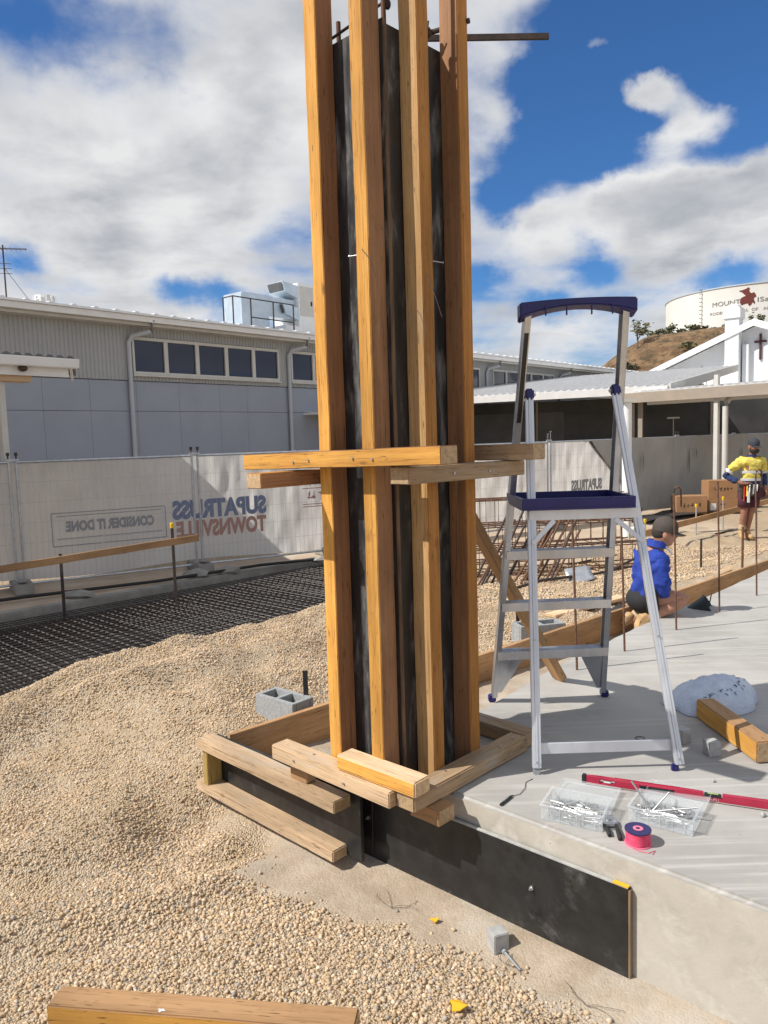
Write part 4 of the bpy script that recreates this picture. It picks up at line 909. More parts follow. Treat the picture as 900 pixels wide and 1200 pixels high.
bd = thing('rebar_bundle', (1.3, 9.3, .2), 'bundle of dark rods leaning against the rebar cages beside the brace', 'rebar bundle')
for k in range(17):
    x = .98 + k * .062 + random.uniform(-.03, .03); y = 9.0 + random.uniform(-.15, .15); bar('rod', bd, (x, y, .14), (x + .55 + random.uniform(-.06, .06), y + .55, 1.0 + random.uniform(-.28, .12)), .014, random.choice(['steel_rust', 'steel_dark', 'steel_rust']), 6)
# shovel, poles and loose boards on the far gravel
sh = thing('shovel', (2.15, 8.45, .3), 'grey bladed shovel lying on the gravel with its handle towards the column', 'shovel')
b = MB(); P_ = []
for i in range(7):
    for j in range(5):
        u, v = i / 6, (j / 4 - .5); P_.append(Vector((2.02, 8.38, .33)) + Vector((.95, .30, .0)) * (u * .34) * .9 + Vector((-.2, .75, .55)) * (v * .26 * (1 - .25 * u * u)) + UP * (.03 * (v * 2) ** 2 + .04 * u))
b.grid(P_, 7, 5); o = b.build('blade', 'galv', sh, 'all'); o.modifiers.new('t', 'SOLIDIFY').thickness = .006
b = MB(); b.tube([(2.06, 8.40, .36), (1.7, 8.2, .37), (1.22, 7.85, .33)], .017, 8); b.build('handle', 'steel_dark', sh, True)
for p, q, r_, lab in (((2.2, 8.55, .33), (2.95, 9.05, .34), .014, 'thin dark pole lying on the gravel right of the shovel'), ((2.55, 8.7, .34), (3.35, 9.55, .46), .016, 'black bar lying across the gravel towards the kneeling worker')):
    t = thing('steel_pole', p, lab, 'pole', 'poles lying on the gravel'); bar('shaft', t, p, q, r_, 'steel_dark')
for p, q, w, lab in (((1.45, 6.7, .335), (2.3, 7.35, .345), .12, 'pale board lying on the gravel below the ladder steps'), ((2.55, 7.4, .335), (3.3, 8.1, .34), .11, 'pale board lying on the gravel behind the kneeling worker'), ((3.35, 8.1, .33), (4.6, 9.4, .33), .13, 'long pale board lying on the gravel behind the form plank'), ((1.75, 6.35, .345), (2.15, 6.9, .36), .07, 'dark offcut lying on the edge of the form plank')):
    t = timber('loose_board', None, p, q, w, .028, UP, ('pine_pale', 'pine_pale') if 'dark' not in lab else ('liner_black', 'liner_black', 'liner_black')); tag(t, lab, 'board', 'loose boards on the gravel')
# dry twigs on the dirt
for k, (x, y, sc) in enumerate(((.40, 2.66, .06), (-.02, 3.02, .09), (.64, 2.44, .09))):
    b = MB()
    for j in range(4):
        a_ = random.uniform(-.9, .9) + 2.2 * (j % 2); p = Vector((x, y, .006)); q_ = p
        for n_ in range(4):
            a_ += random.uniform(-.7, .7); r_ = p + Vector((math.cos(a_), math.sin(a_), random.uniform(-.05, .12))) * sc * .35; r_.z = max(.003, r_.z); b.tube([p, r_], .0009, 4); p = r_
    tag(b.build('dry_twig', 'leather'), ('thin dry twig on the dirt by the small concrete cube', 'thin dry twig on the dirt left below the black board', 'dry twig on the gravel at the bottom right')[k], 'twig', 'dry twigs on the dirt')
# ------------------------------------------------------------------ temporary fence with printed shade cloth
FP = [Vector(p) for p in ((-9.0, 7.55), (-7.0, 8.95), (-4.95, 10.30), (-2.83, 11.60), (-.93, 12.72), (1.25, 14.05), (3.35, 15.45), (5.25, 16.95), (7.10, 18.55), (9.10, 19.95), (11.2, 21.1))]
FS = [0.0]
for p, q in zip(FP[:-1], FP[1:]): FS.append(FS[-1] + (q - p).length)
FB_ = ['concrete fence block beyond the left edge', 'concrete fence block nearest the left edge', 'concrete fence block left of the boxed print', 'concrete fence block below the reversed blue and red print', 'concrete fence block hidden behind the column', 'concrete fence block behind the leaning rod bundle', 'concrete fence block behind the ladder tray', 'concrete fence block behind the white round post']
def fpt(s):
    i = max(0, min(len(FP) - 2, int(np.searchsorted(FS, s) - 1))); d = (FP[i + 1] - FP[i]).normalized(); p = FP[i] + d * (s - FS[i]); return p, d
def fpos(s, z, off=0):
    p, d = fpt(s); return Vector((p.x + d.y * off, p.y - d.x * off, z))
FL_ = ['far left fence panel, mostly outside the left edge', 'fence panel at the left edge behind the small concrete foot', 'fence panel carrying the boxed print behind the timber rail', 'fence panel between the timber rail and the column, half in sunlight', 'fence panel hidden mostly behind the column studs', 'fence panel behind the rebar cages left of the ladder', 'fence panel behind the ladder tray', 'dark fence panel behind the kneeling worker', 'dark fence panel behind the cardboard boxes', 'dark fence panel behind the standing worker']
for i in range(len(FP) - 1):
    p, q = FP[i], FP[i + 1]; d = (q - p).normalized(); L = (q - p).length; P3 = Vector((p.x, p.y, 0)); D3 = Vector((d.x, d.y, 0)); N3 = Vector((d.y, -d.x, 0))
    t = thing('mesh_fence', P3, 'temporary site ' + FL_[i], 'fence panel', 'temporary fence panels around the site')
    b = MB(); e = .045
    c = [P3 + D3 * e + UP * .12, P3 + D3 * e + UP * 1.77, P3 + D3 * (L - e) + UP * 1.77, P3 + D3 * (L - e) + UP * .12]
    for j in range(4): b.tube([c[j], c[(j + 1) % 4]], .018, 8)
    b.build('frame', 'galv', t, True)
    b = MB(); n = int(L / .075)
    for k in range(1, n): x = L * k / n; o_ = P3 + D3 * x + N3 * .012; b.add([o_ + UP * .13 - D3 * .0017, o_ + UP * .13 + D3 * .0017, o_ + UP * 1.76 + D3 * .0017, o_ + UP * 1.76 - D3 * .0017], [(0, 1, 2, 3)])
    for k in range(1, 6): z = .12 + 1.65 * k / 6; o_ = P3 + N3 * .012 + UP * z; b.add([o_ + D3 * e - UP * .0017, o_ + D3 * e + UP * .0017, o_ + D3 * (L - e) + UP * .0017, o_ + D3 * (L - e) - UP * .0017], [(0, 1, 2, 3)])
    w = b.build('wire_mesh', 'galv', t); w['kind'] = 'stuff'
    b = MB(); b.box(P3 + UP * 1.80, .16, .03, .04, D3, N3); b.build('coupler', 'galv', t, bevel=.006)
    for s in (-1, 1):
        b = MB(); b.tube([P3 + D3 * (.05 * s) + UP * 1.76, P3 + D3 * (.05 * s) + UP * 1.875], .011, 6); b.box(P3 + D3 * (.05 * s) + UP * 1.88, .04, .02, .045, D3, N3); b.build('coupler_bolt', 'steel_dark', t)
    if i < 8:
        f = thing('fence_block', P3 + UP * .02, FB_[i], 'fence block', 'concrete blocks under the fence joints')
        b = MB(); prof = [(-.33, 0), (.33, 0), (.30, .13), (.12, .15), (-.12, .15), (-.30, .13)]
        b.prism([P3 + N3 * x + D3 * -.12 + UP * (z + .022) for x, z in prof], D3 * .24); b.build('block', 'kerb_concrete', f, bevel=.012)
        b = MB(); b.box(P3 + N3 * .2 + UP * .19, .10, .14, .012, D3, N3); b.build('lug', 'kerb_concrete', f)
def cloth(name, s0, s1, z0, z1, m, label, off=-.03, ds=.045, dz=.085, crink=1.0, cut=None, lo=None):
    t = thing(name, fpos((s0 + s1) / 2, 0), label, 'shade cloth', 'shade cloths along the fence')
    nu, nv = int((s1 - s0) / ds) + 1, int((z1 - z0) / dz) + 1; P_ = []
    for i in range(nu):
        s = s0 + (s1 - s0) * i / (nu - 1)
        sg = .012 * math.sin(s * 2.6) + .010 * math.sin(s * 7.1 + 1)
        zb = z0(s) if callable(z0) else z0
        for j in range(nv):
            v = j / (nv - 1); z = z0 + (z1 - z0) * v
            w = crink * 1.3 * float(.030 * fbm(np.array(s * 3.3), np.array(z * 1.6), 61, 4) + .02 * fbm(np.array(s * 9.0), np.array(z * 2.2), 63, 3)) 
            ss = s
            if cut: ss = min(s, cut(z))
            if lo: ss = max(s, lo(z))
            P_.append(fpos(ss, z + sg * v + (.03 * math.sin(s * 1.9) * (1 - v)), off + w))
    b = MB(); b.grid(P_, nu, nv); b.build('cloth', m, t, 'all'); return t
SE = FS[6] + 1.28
c1 = cloth('shade_cloth', FS[0] + .1, SE + 2.0, .17, 1.765, 'shade_cloth', 'long pale see through shade cloth with reversed print on the left fence', cut=lambda z: SE + 1.9 - 1.9 * (z - .17) / 1.6)  # slanted right end is shaped like the edge of a roof shadow
c2 = cloth('shade_cloth', SE - .1, FS[-1] - .1, .12, 1.775, 'cloth_grey_shade', 'grey brown sheet, darkened for shade, covering the fence behind the two workers', off=.06, crink=1.2, lo=lambda z: SE + 1.86 - 1.9 * (z - .17) / 1.6)  # darker sheet colour stands in for the shade beyond that slanted edge
for k, (s_, z_, h_) in enumerate(((FS[7] + .75, 1.25, .5), (FS[8] + .35, 1.2, .75), (FS[8] + .65, 1.35, .28), (FS[9] + .2, 1.3, .3), (FS[7] + .1, 1.1, .3))):
    b = MB(); b.add([fpos(s_ - .012, z_ + h_ / 2, .105), fpos(s_ + .02, z_ + h_ * .1, .11), fpos(s_ + .012, z_ - h_ / 2, .105), fpos(s_ - .02, z_ - h_ * .1, .11)], [(0, 1, 2, 3)]); b.build('slit', 'dark_void', c2)
def print_at(txt, sc, zc, size, m, wid, spacing=1.0, bold=.004):
    vs, fs = text_mesh(txt, size, bold=bold, spacing=spacing); xs_ = [v[0] for v in vs]; k = wid / (max(xs_) - min(xs_)); mid = (max(xs_) + min(xs_)) / 2
    b = MB(); b.add([fpos(sc - (v[0] - mid) * k, zc + v[1], -.003) for v in vs], fs); return b.build('print', m, c1)
def frame_at(sc, zc, w, h, m, th=.012):
    b = MB()
    for zz in (-h / 2, h / 2): b.add([fpos(sc - w / 2, zc + zz - th, -.003), fpos(sc + w / 2, zc + zz - th, -.003), fpos(sc + w / 2, zc + zz + th, -.003), fpos(sc - w / 2, zc + zz + th, -.003)], [(0, 1, 2, 3)])
    for ss in (-w / 2, w / 2): b.add([fpos(sc + ss - th, zc - h / 2, -.003), fpos(sc + ss + th, zc - h / 2, -.003), fpos(sc + ss + th, zc + h / 2, -.003), fpos(sc + ss - th, zc + h / 2, -.003)], [(0, 1, 2, 3)])
    return b.build('print_border', m, c1)
def s_at(px):
    k = (px - 450 + 11) / 900 * 1.0
    best = min(np.linspace(FS[0], FS[-1], 3000), key=lambda s: abs(fpt(s)[0].x / fpt(s)[0].y - k)); return float(best)
sA, sB, sC, sD = 5.33, 6.90, 7.0, 8.50
print_at('CONSIDER IT DONE', (5.48 + 6.76) / 2, .845, .19, 'ink_dark', 1.22, bold=.011)
frame_at((sA + sB) / 2, .815, sB - sA, .46, 'ink_dark', .007); bq = MB()
for zz in (.685, 1.0): bq.add([fpos(sA + .06, zz - .006, -.003), fpos(sB - .06, zz - .006, -.003), fpos(sB - .06, zz + .006, -.003), fpos(sA + .06, zz + .006, -.003)], [(0, 1, 2, 3)])
bq.build('print_line', 'ink_dark', c1)
print_at('SUPATRUSS', (sC + sD) / 2, .95, .36, 'ink_blue', sD - sC, bold=.020)
print_at('TOWNSVILLE', (sC + sD) / 2 + .02, .65, .33, 'ink_red', sD - sC - .06, bold=.016)
bq = MB()
for gl, zc in ((glyphs(6, .12, 31), 1.27), (glyphs(4, .15, 33), 1.05)): bq.add([fpos(9.42 - v[0], zc + v[1], -.003) for v in gl[0]], gl[1])
for zz in (1.16, .90, .86): bq.add([fpos(9.14, zz, -.003), fpos(9.70, zz, -.003), fpos(9.70, zz + .014, -.003), fpos(9.14, zz + .014, -.003)], [(0, 1, 2, 3)])
bq.build('print', 'ink_red', c1)
print_at('SUPATRUSS', FS[6] + 1.22, .83, .30, 'ink_dark', 1.05, bold=.018)
print_at('TOWNSVILLE', FS[6] + 1.20, .52, .28, 'ink_red', 1.0, bold=.006)

# ------------------------------------------------------------------ long school building on the left
TB = R(49.65); BD = Vector((math.cos(TB), math.sin(TB), 0)); BN = Vector((math.sin(TB), -math.cos(TB), 0)); B0 = Vector((-7.72, 16.07, 0)) - BN * .5
def Bp(s, z, off=0): return B0 + BD * s + BN * off + UP * z
bl = thing('school_building', Bp(10, 0), 'long grey walled school building with a white roof edge and high windows', 'building')
S0, S1 = -14.0, 48.0
b = MB(); b.box(Bp((S0 + S1) / 2, 2.45, -4.06), S1 - S0, 7.9, 4.9, BD, BN); b.build('wall', 'wall_panel', bl)
# smooth lower panels, each sheet its own
s = S0; ed = [-14, -11.5, -9, -6.5, -4, -1.45, .98, 2.1, 3.32, 4.55, 5.83, 6.77, 8.26, 9.5, 10.8, 12.1, 13.4, 14.7, 16, 17.3, 19.15, 20.5, 22, 23.5, 25.2, 27, 29, 31, 33, 35]
for u, v in zip(ed[:-1], ed[1:]):
    for z0, z1 in ((.0, 2.775), (2.785, 3.5)):
        b = MB(); b.box(Bp((u + v) / 2, (z0 + z1) / 2, .0), v - u - .006, .022, z1 - z0, BD, BN); b.build('wall_sheet', 'wall_panel', bl)
# ribbed cladding above, around the window bands
WB = [(3.25, 7.98), (8.45, 13.1), (13.7, 18.5), (19.45, 24.6), (25.6, 30.6), (31.6, 36.6)]
def ribs(s0, s1, z0, z1):
    b = MB(); n = max(1, int((s1 - s0) / .10)); w = (s1 - s0) / n
    b.box(Bp((s0 + s1) / 2, (z0 + z1) / 2, .0), s1 - s0, .016, z1 - z0, BD, BN)
    for k in range(n):
        c = s0 + w * (k + .5); q = [(-.35, .008), (-.18, .030), (.18, .030), (.35, .008)]
        b.prism([Bp(c + a_ * w, z0 + .002, o_) for a_, o_ in q], UP * (z1 - z0 - .004))
    b.build('ribbed_cladding', 'wall_clad', bl)
prev = S0
for u, v in WB + [(S1, S1)]:
    if u - prev > .05: ribs(prev, min(u, S1), 3.52, 4.86)
    if v > u: ribs(u, v, 4.58, 4.86); ribs(u, v, 3.52, 3.66)
    prev = v
for u, v in WB:
    n = 5; fr = MB(); w = (v - u) / n
    for k in range(n):
        a0, a1 = u + w * k, u + w * (k + 1); fw_ = MB(); wt = .055
        for zz in (3.70, 4.53): fw_.box(Bp((a0 + a1) / 2, zz, .03), a1 - a0 - .002, .07, .075, BD, BN)
        for aa in (a0 + wt / 2, a1 - wt / 2): fw_.box(Bp(aa, 4.115, .03), wt, .068, .755, BD, BN)
        wn = fw_.build('window', 'cream_paint', bl)
        gm = MB(); gm.box(Bp((a0 + a1) / 2, 4.115, .012), a1 - a0 - 2 * wt, .012, .755, BD, BN); gm.build('pane', 'window_glass', wn)
    b = MB(); b.box(Bp((u + v) / 2, 3.64, .05), v - u + .06, .12, .035, BD, BN); b.build('sill', 'cream_paint', bl)
for sdp in (3.14, 8.33, 13.4, 18.95, 25.1, 31.1):
    b = MB(); b.tube([Bp(sdp, .1, .09), Bp(sdp, 4.45, .09)], .055, 10); b.tube([Bp(sdp, 4.40, .09), Bp(sdp + .07, 4.56, .13), Bp(sdp + .42, 4.66, .42), Bp(sdp + .46, 4.93, .46)], [.055, .06, .06, .07], 10); b.build('downpipe', 'wall_pipe', bl, True)
b = MB(); c = [Bp(S0, z, o_) for z, o_ in ((4.87, .50), (4.87, .36), (4.98, .36), (5.0, .52))]; b.prism(c, BD * (S1 - S0)); b.build('gutter', 'white_paint', bl)
b = MB(); b.prism([Bp(S0, z, o_) for z, o_ in ((4.80, .0), (4.80, .35), (4.865, .35), (4.865, .0))], BD * (S1 - S0)); b.build('eave_board', 'cream_paint', bl)
b = MB(); b.prism([Bp(S0 - .3, z, o_) for z, o_ in ((5.005, .56), (5.055, .56), (5.62, -8.5), (5.57, -8.5))], BD * (S1 - S0 + .6))
n = 120
for k in range(n): c = S0 + (S1 - S0) * k / n; b.prism([Bp(c + x, 5.055 + z, .55) for x, z in ((0, 0), (.05, .03), (.11, .03), (.16, 0))], -BN * 9.0 + UP * .56)
b.build('roof', 'roof_white', bl)
b = MB(); b.box(Bp(9.9, 2.74, .55), 2.0, 1.1, .07, BD, BN); b.box(Bp(9.9, 2.80, .55), 1.9, 1.2, .02, BD, BN); b.build('door_canopy', 'white_paint', bl)
# plant on the roof
ac = thing('rooftop_cooler', Bp(9.6, 5.3, -2.2), 'square sheet metal duct and white cooler unit on the school roof', 'rooftop unit')
b = MB(); b.box(Bp(8.85, 5.9, -2.3), 1.1, .9, 1.25, BD, BN); b.build('duct_box', 'galv_duct', ac, bevel=.02)
b = MB(); b.box(Bp(10.0, 6.22, -2.3), 1.25, .7, .62, BD, BN); b.build('duct', 'galv_duct', ac, bevel=.02)
b = MB(); b.box(Bp(11.35, 6.35, -2.4), 1.45, 1.2, 1.45, BD, BN); b.build('cooler_cabinet', 'white_paint', ac, bevel=.02)
for zz in (6.75, 6.05):
    b = MB(); b.prism([Bp(10.62, zz + .22, -1.8), Bp(10.62, zz - .18, -1.8), Bp(10.05, zz - .02, -1.8), Bp(9.95, zz + .30, -1.8)], -BN * .75); h_ = b.build('intake_hood', 'galv_duct', ac)
    b = MB(); b.prism([Bp(10.03, zz + .01, -1.85), Bp(9.94, zz + .26, -1.85), Bp(9.925, zz + .26, -1.85), Bp(10.015, zz + .01, -1.85)], -BN * .65); b.build('hood_grille', 'dark_void', h_)
for u in (.25, .75):
    b = MB(); b.box(Bp(10.65 + 1.4 * u, 6.5, -1.795), .62, .012, .95, BD, BN); b.build('access_panel', 'cream_paint', ac, bevel=.004)
    b = MB(); b.box(Bp(10.65 + 1.4 * u + .2, 6.45, -1.78), .05, .03, .14, BD, BN); b.build('latch', 'rubber', ac)
b = MB(); b.box(Bp(11.0, 5.53, -2.3), 2.0, 1.0, .30, BD, BN); b.build('unit_base', 'white_paint', ac, bevel=.03)
gr = thing('roof_guardrail', Bp(9, 5.2, -1.4), 'dark pipe guardrail around the duct on the school roof', 'guardrail')
ps = [7.62, 8.3, 9.2, 10.05]
for p_ in ps: bar('post', gr, Bp(p_, 5.1, -1.45), Bp(p_, 6.25, -1.45), .022, 'steel_dark')
for zz in (6.25, 5.7): bar('rail', gr, Bp(ps[0] if zz > 6 else ps[1], zz, -1.45), Bp(ps[-1], zz, -1.45), .018, 'steel_dark')
bar('rail', gr, Bp(7.62, 6.25, -1.45), Bp(7.62, 6.25, -1.9), .018, 'steel_dark'); bar('post', gr, Bp(7.62, 5.1, -1.9), Bp(7.62, 6.25, -1.9), .022, 'steel_dark')
vt = thing('roof_vent', Bp(2.45, 5.3, -2.5), 'small pale turbine vent on the school roof at the left', 'roof vent')
b = MB(); b.lathe([(.16, 5.1), (.16, 5.4), (.24, 5.45), (.27, 5.56), (.22, 5.68), (0, 5.72)], Bp(2.45, .1, -2.5), 16); b.build('turbine', 'cream_paint', vt)
for k in range(12):
    a_ = k * math.pi / 6; b = MB(); c = Bp(2.45, 5.66, -2.5) + Vector((math.cos(a_), math.sin(a_), 0)) * .265; b.box(c, .012, .05, .22, Vector((math.cos(a_), math.sin(a_), 0)), Vector((-math.sin(a_), math.cos(a_), 0))); b.build('vane', 'white_paint', vt)
an = thing('tv_antenna', Bp(1.72, 5.25, -3), 'thin television antenna on the school roof at the left edge', 'antenna')
A0 = Bp(1.72, 5.25, -3); bar('mast', an, A0, A0 + UP * 1.75, .02, 'steel_dark'); bd_ = Vector((.93, .35, 0)); bar('boom', an, A0 + UP * 1.65 - bd_ * .2, A0 + UP * 1.68 + bd_ * .55, .014, 'steel_dark')
for k in range(7): c = A0 + UP * 1.66 + bd_ * (-.15 + .11 * k); e_ = Vector((-.35, .93, .1)) * (.32 - .02 * k); bar('element', an, c - e_, c + e_, .007, 'steel_dark')
bar('stay', an, A0 + UP * 1.2, A0 + bd_ * .8 - UP * .0, .006, 'steel_dark')
for k in range(3): c = A0 + UP * (1.3 - .12 * k); e_ = Vector((.9, .3, .0)) * .18; bar('element', an, c - e_, c + e_, .007, 'steel_dark')

# ------------------------------------------------------------------ covered walk at the left whose roof shades the fence
aw = thing('covered_walk', (-5, 10.5, 0), 'low covered walk roof with white gutter at the left edge', 'covered walk')
Ad = Vector((.61, .79, 0)); An = Vector((.79, -.61, 0)); A1 = Vector((-4.36, 11.15, 0)); A2 = A1 - Ad * 7.0
Eb = Vector((-.36, .93, 0)) * 2.6
def roofq(z, o, th): 
    return [A1 + An * o + UP * z, A2 + An * o + UP * z, A2 + Eb + UP * (z + .0), A1 + Eb + UP * (z + .0)]
b = MB(); b.prism([v for v in roofq(3.19, .0, 0)], UP * .025)
nr = 46
for k in range(nr):
    c = A1 - Ad * (7.0 * (k + .1) / nr) + UP * 3.215 + An * .02; b.prism([c, c - Ad * .035 + UP * .028, c - Ad * .085 + UP * .028, c - Ad * .12], Eb * .98)
b.build('roof_sheet', 'dark_void', aw)
b = MB(); b.prism([A1 + An * o + UP * z for o, z in ((.0, 3.06), (.12, 3.06), (.14, 3.19), (.0, 3.19))], -Ad * 7.0); b.build('gutter', 'white_paint', aw, bevel=.01)
b = MB(); b.prism([A1 - Ad * .10 + An * o + UP * z for o, z in ((-.04, 2.94), (-.005, 2.94), (-.005, 3.19), (-.04, 3.19))], -Ad * 6.9); b.build('fascia', 'white_paint', aw)
b = MB(); b.prism([A1 - Ad * .62 + UP * z + An * o for o, z in ((-.30, 2.86), (-.05, 2.86), (-.05, 2.94), (-.30, 2.94))], -Ad * 6.3); b.build('beam', 'soffit_tan', aw)
b = MB(); b.prism([A1 - Ad * .05 + UP * 3.08, A1 - Ad * .05 + Eb * .95 + UP * 3.08, A1 - Ad * .05 + Eb * .95 + UP * 3.18, A1 - Ad * .05 + UP * 3.18], -Ad * .04); b.build('barge_board', 'white_paint', aw)
c = A1 - Ad * .78 + An * .03 + UP * 3.03; b = MB(); b.ell(c, .06, .06, .045, 12, 7); b.tube([c, c + UP * .06], .03, 8); b.build('wall_lamp', 'leather', aw, True)
for k in (1.02, 3.6, 6.2): c = A1 - Ad * k - An * .15; b = MB(); b.box(c + UP * 1.43, .09, .09, 2.86, Ad, An); b.build('post', 'cream_paint', aw, bevel=.006)

# ------------------------------------------------------------------ covered walks on the right
wr = thing('covered_walkway', (6, 20, 0), 'wide pale walkway roof with bright front gutter on posts, right of the column', 'walkway roof')
Q0, Q1 = Vector((1.5, 23.15, 0)), Vector((7.31, 19.70, 0)); qd = (Q1 - Q0).normalized(); qn = Vector((-qd.y, qd.x, 0)); Lq = (Q1 - Q0).length; Q0 = Q0 - qd * 6; Lq += 6
def roof_slab(t, o, d, n_, L, w, z0, rise, m, rib=.22, th=.03):
    b = MB(); up_ = n_ * w + UP * rise; b.prism([o + UP * z0, o + d * L + UP * z0, o + d * L + UP * (z0 + th), o + UP * (z0 + th)], up_)
    k = 0.
    while k < L - .1:
        c = o + d * k + UP * (z0 + th); b.prism([c, c + d * .04 + UP * .035, c + d * .09 + UP * .035, c + d * .13], up_); k += rib
    return b.build('roof_sheet', m, t)
roof_slab(wr, Q0, qd, qn, Lq, 15.0, 3.04, 1.46, 'roof_iron')
b = MB(); b.prism([Q0 - qn * o + UP * z for o, z in ((0, 2.87), (.13, 2.87), (.16, 3.05), (0, 3.05))], qd * Lq); b.build('front_gutter', 'white_paint', wr)
b = MB(); b.prism([Q1 + UP * 2.85 + qd * .01, Q1 + UP * 3.12 + qd * .01, Q1 + qn * 15 + UP * 4.58 + qd * .01, Q1 + qn * 15 + UP * 4.31 + qd * .01], qd * .05); b.build('barge_board', 'cream_paint', wr)
for k in (2.2, 5.2, 8.9, 12.0): c = Q0 + qd * k + qn * .35; b = MB(); b.box(c + UP * 1.47, .11, .11, 2.94, qd, qn); b.build('post', 'brown_and_shade', wr)
b = MB(); b.box(Q0 + qd * (Lq / 2) + qn * .35 + UP * 2.98, Lq, .10, .12, qd, qn); b.build('beam', 'brown_and_shade', wr)
w2 = thing('covered_walkway', (8, 18.2, 0), 'lower corrugated walkway roof with fascia browned for shade above the two workers', 'walkway roof')
K0, K1 = Vector((6.40, 20.15, 0)), Vector((11.0, 14.1, 0)); kd = (K1 - K0).normalized(); kn = Vector((-kd.y, kd.x, 0)); Lk = (K1 - K0).length
roof_slab(w2, K0, kd, kn, Lk, 2.6, 2.90, .17, 'roof_iron', .2)
b = MB(); b.prism([K0 - kn * o + UP * z for o, z in ((0, 2.66), (.10, 2.66), (.12, 2.91), (0, 2.91))], kd * Lk); b.build('fascia', 'brown_and_shade', w2)  # brown here paints the shade on the fascia
b = MB(); b.prism([K0 + kn * .9 + UP * 2.62, K0 + kn * 1.0 + UP * 2.62, K0 + kn * 1.0 + UP * 2.70, K0 + kn * .9 + UP * 2.70], kd * Lk); b.build('white_batten', 'white_paint', w2)  # thin white batten under the roof sheet
c = Vector((7.92, 18.25, 0)); b = MB(); b.box(c + UP * 1.6, .10, .10, 3.2, kd, kn); b.build('post', 'cream_paint', w2)
c = Vector((8.08, 18.15, 0)); b = MB(); b.tube([c + UP * .05, c + UP * 2.45, c + UP * 2.55 + kn * .05, c + UP * 2.66 + kn * .2], .065, 10); b.build('downpipe', 'cream_paint', w2, True)
b = MB(); c = Vector((6.5, 20.1, 0)); b.box(c + UP * 1.32, .12, .12, 2.64, kd, kn); b.build('post', 'brown_and_shade', w2)
pp = thing('downpipe_post', (4.40, 13.85, 0), 'white round post with a shoe at its foot, right behind the ladder', 'post')
b = MB(); b.tube([(4.40, 13.85, 0), (4.40, 13.85, 2.46)], .085, 14); b.build('pipe', 'white_paint', pp, True)
b = MB(); b.tube([(4.50, 13.80, .22), (4.50, 13.80, .10), (4.62, 13.72, .06)], .06, 10); b.build('shoe', 'white_paint', pp, True)
b = MB(); b.box((4.40, 13.85, 2.49), .24, .24, .06); b.build('cap_plate', 'cream_paint', pp)
# dark undercroft behind the walkways
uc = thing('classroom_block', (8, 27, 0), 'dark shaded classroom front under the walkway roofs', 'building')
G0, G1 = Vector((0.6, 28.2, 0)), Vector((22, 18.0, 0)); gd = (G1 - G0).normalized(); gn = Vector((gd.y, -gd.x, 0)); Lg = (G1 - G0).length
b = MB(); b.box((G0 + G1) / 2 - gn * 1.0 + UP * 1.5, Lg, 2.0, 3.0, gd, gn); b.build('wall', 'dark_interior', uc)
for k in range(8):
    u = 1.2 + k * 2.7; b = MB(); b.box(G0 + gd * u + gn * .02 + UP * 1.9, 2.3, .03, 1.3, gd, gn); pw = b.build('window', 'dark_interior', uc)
    b = MB(); b.box(G0 + gd * (u + 1.25) + gn * .05 + UP * 1.5, .07, .05, 2.95, gd, gn); b.build('mullion', 'brown_and_shade', uc)
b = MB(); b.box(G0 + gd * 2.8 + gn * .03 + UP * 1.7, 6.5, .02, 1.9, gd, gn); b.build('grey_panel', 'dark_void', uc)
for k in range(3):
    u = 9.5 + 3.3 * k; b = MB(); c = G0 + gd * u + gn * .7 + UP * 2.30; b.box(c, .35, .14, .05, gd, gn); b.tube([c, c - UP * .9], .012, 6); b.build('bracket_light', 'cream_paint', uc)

# ------------------------------------------------------------------ church
ch = thing('church', (16.9, 36, 0), 'white gabled church with a dark red cross on its end wall', 'church')
CU = Vector((.766, -.643, 0)); CW = Vector((.643, .766, 0)); C0 = Vector((16.87, 35, 0))
def Cp(u, w, z): return C0 + CU * u + CW * w + UP * z
CS = (6.55 - 4.62) / 4.74
def gz(u): return 6.55 - abs(u) * CS
b = MB(); b.prism([Cp(u, .35, z) for u, z in ((-4.0, 0), (-4.0, gz(4.0) - .02), (0, 6.53), (4.0, gz(4.0) - .02), (4.0, 0))], CW * 14); b.build('wall', 'church_white', ch)
b = MB()
for s in (-1, 1): b.prism([Cp(0, -.25, 6.58), Cp(s * 4.75, -.25, gz(4.75) + .03), Cp(s * 4.75, -.25, gz(4.75) + .20), Cp(0, -.25, 6.76)], CW * 15)
b.build('roof', 'roof_white', ch)
b = MB()
for s in (-1, 1): b.prism([Cp(0, -.32, 6.45), Cp(s * 4.80, -.32, gz(4.8) - .08), Cp(s * 4.80, -.32, gz(4.8) + .17), Cp(0, -.32, 6.73)], CW * .06)
b.build('barge_board', 'white_paint', ch)
b = MB(); b.box(Cp(.16, .30, 5.55), .085, .10, 1.15, CU, CW); b.box(Cp(.16, .295, 5.78), .50, .092, .085, CU, CW); b.build('cross', 'cross_red', ch)
b = MB(); b.box(Cp(-.92, .06, 3.45), .60, .64, 6.9, CU, CW); b.box(Cp(-.92, .06, 7.08), .74, .78, .40, CU, CW); b.box(Cp(-.92, .06, 6.86), .67, .70, .05, CU, CW); b.box(Cp(-.92, .06, 7.32), .64, .66, .09, CU, CW); b.lathe([(.30, 7.36), (.27, 7.46), (.14, 7.54), (0, 7.56)], Cp(-.92, .06, 0), 14); b.build('chimney', 'church_white', ch)
b = MB(); b.box(Cp(-.42, .22, 3.0), .26, .26, 5.4, CU, CW); b.build('pilaster', 'church_white', ch)
for u in (1.4, -2.4): b = MB(); b.box(Cp(u, .335, 2.6), .05, .04, 4.6, CU, CW); b.build('wall_joint', 'cream_paint', ch)
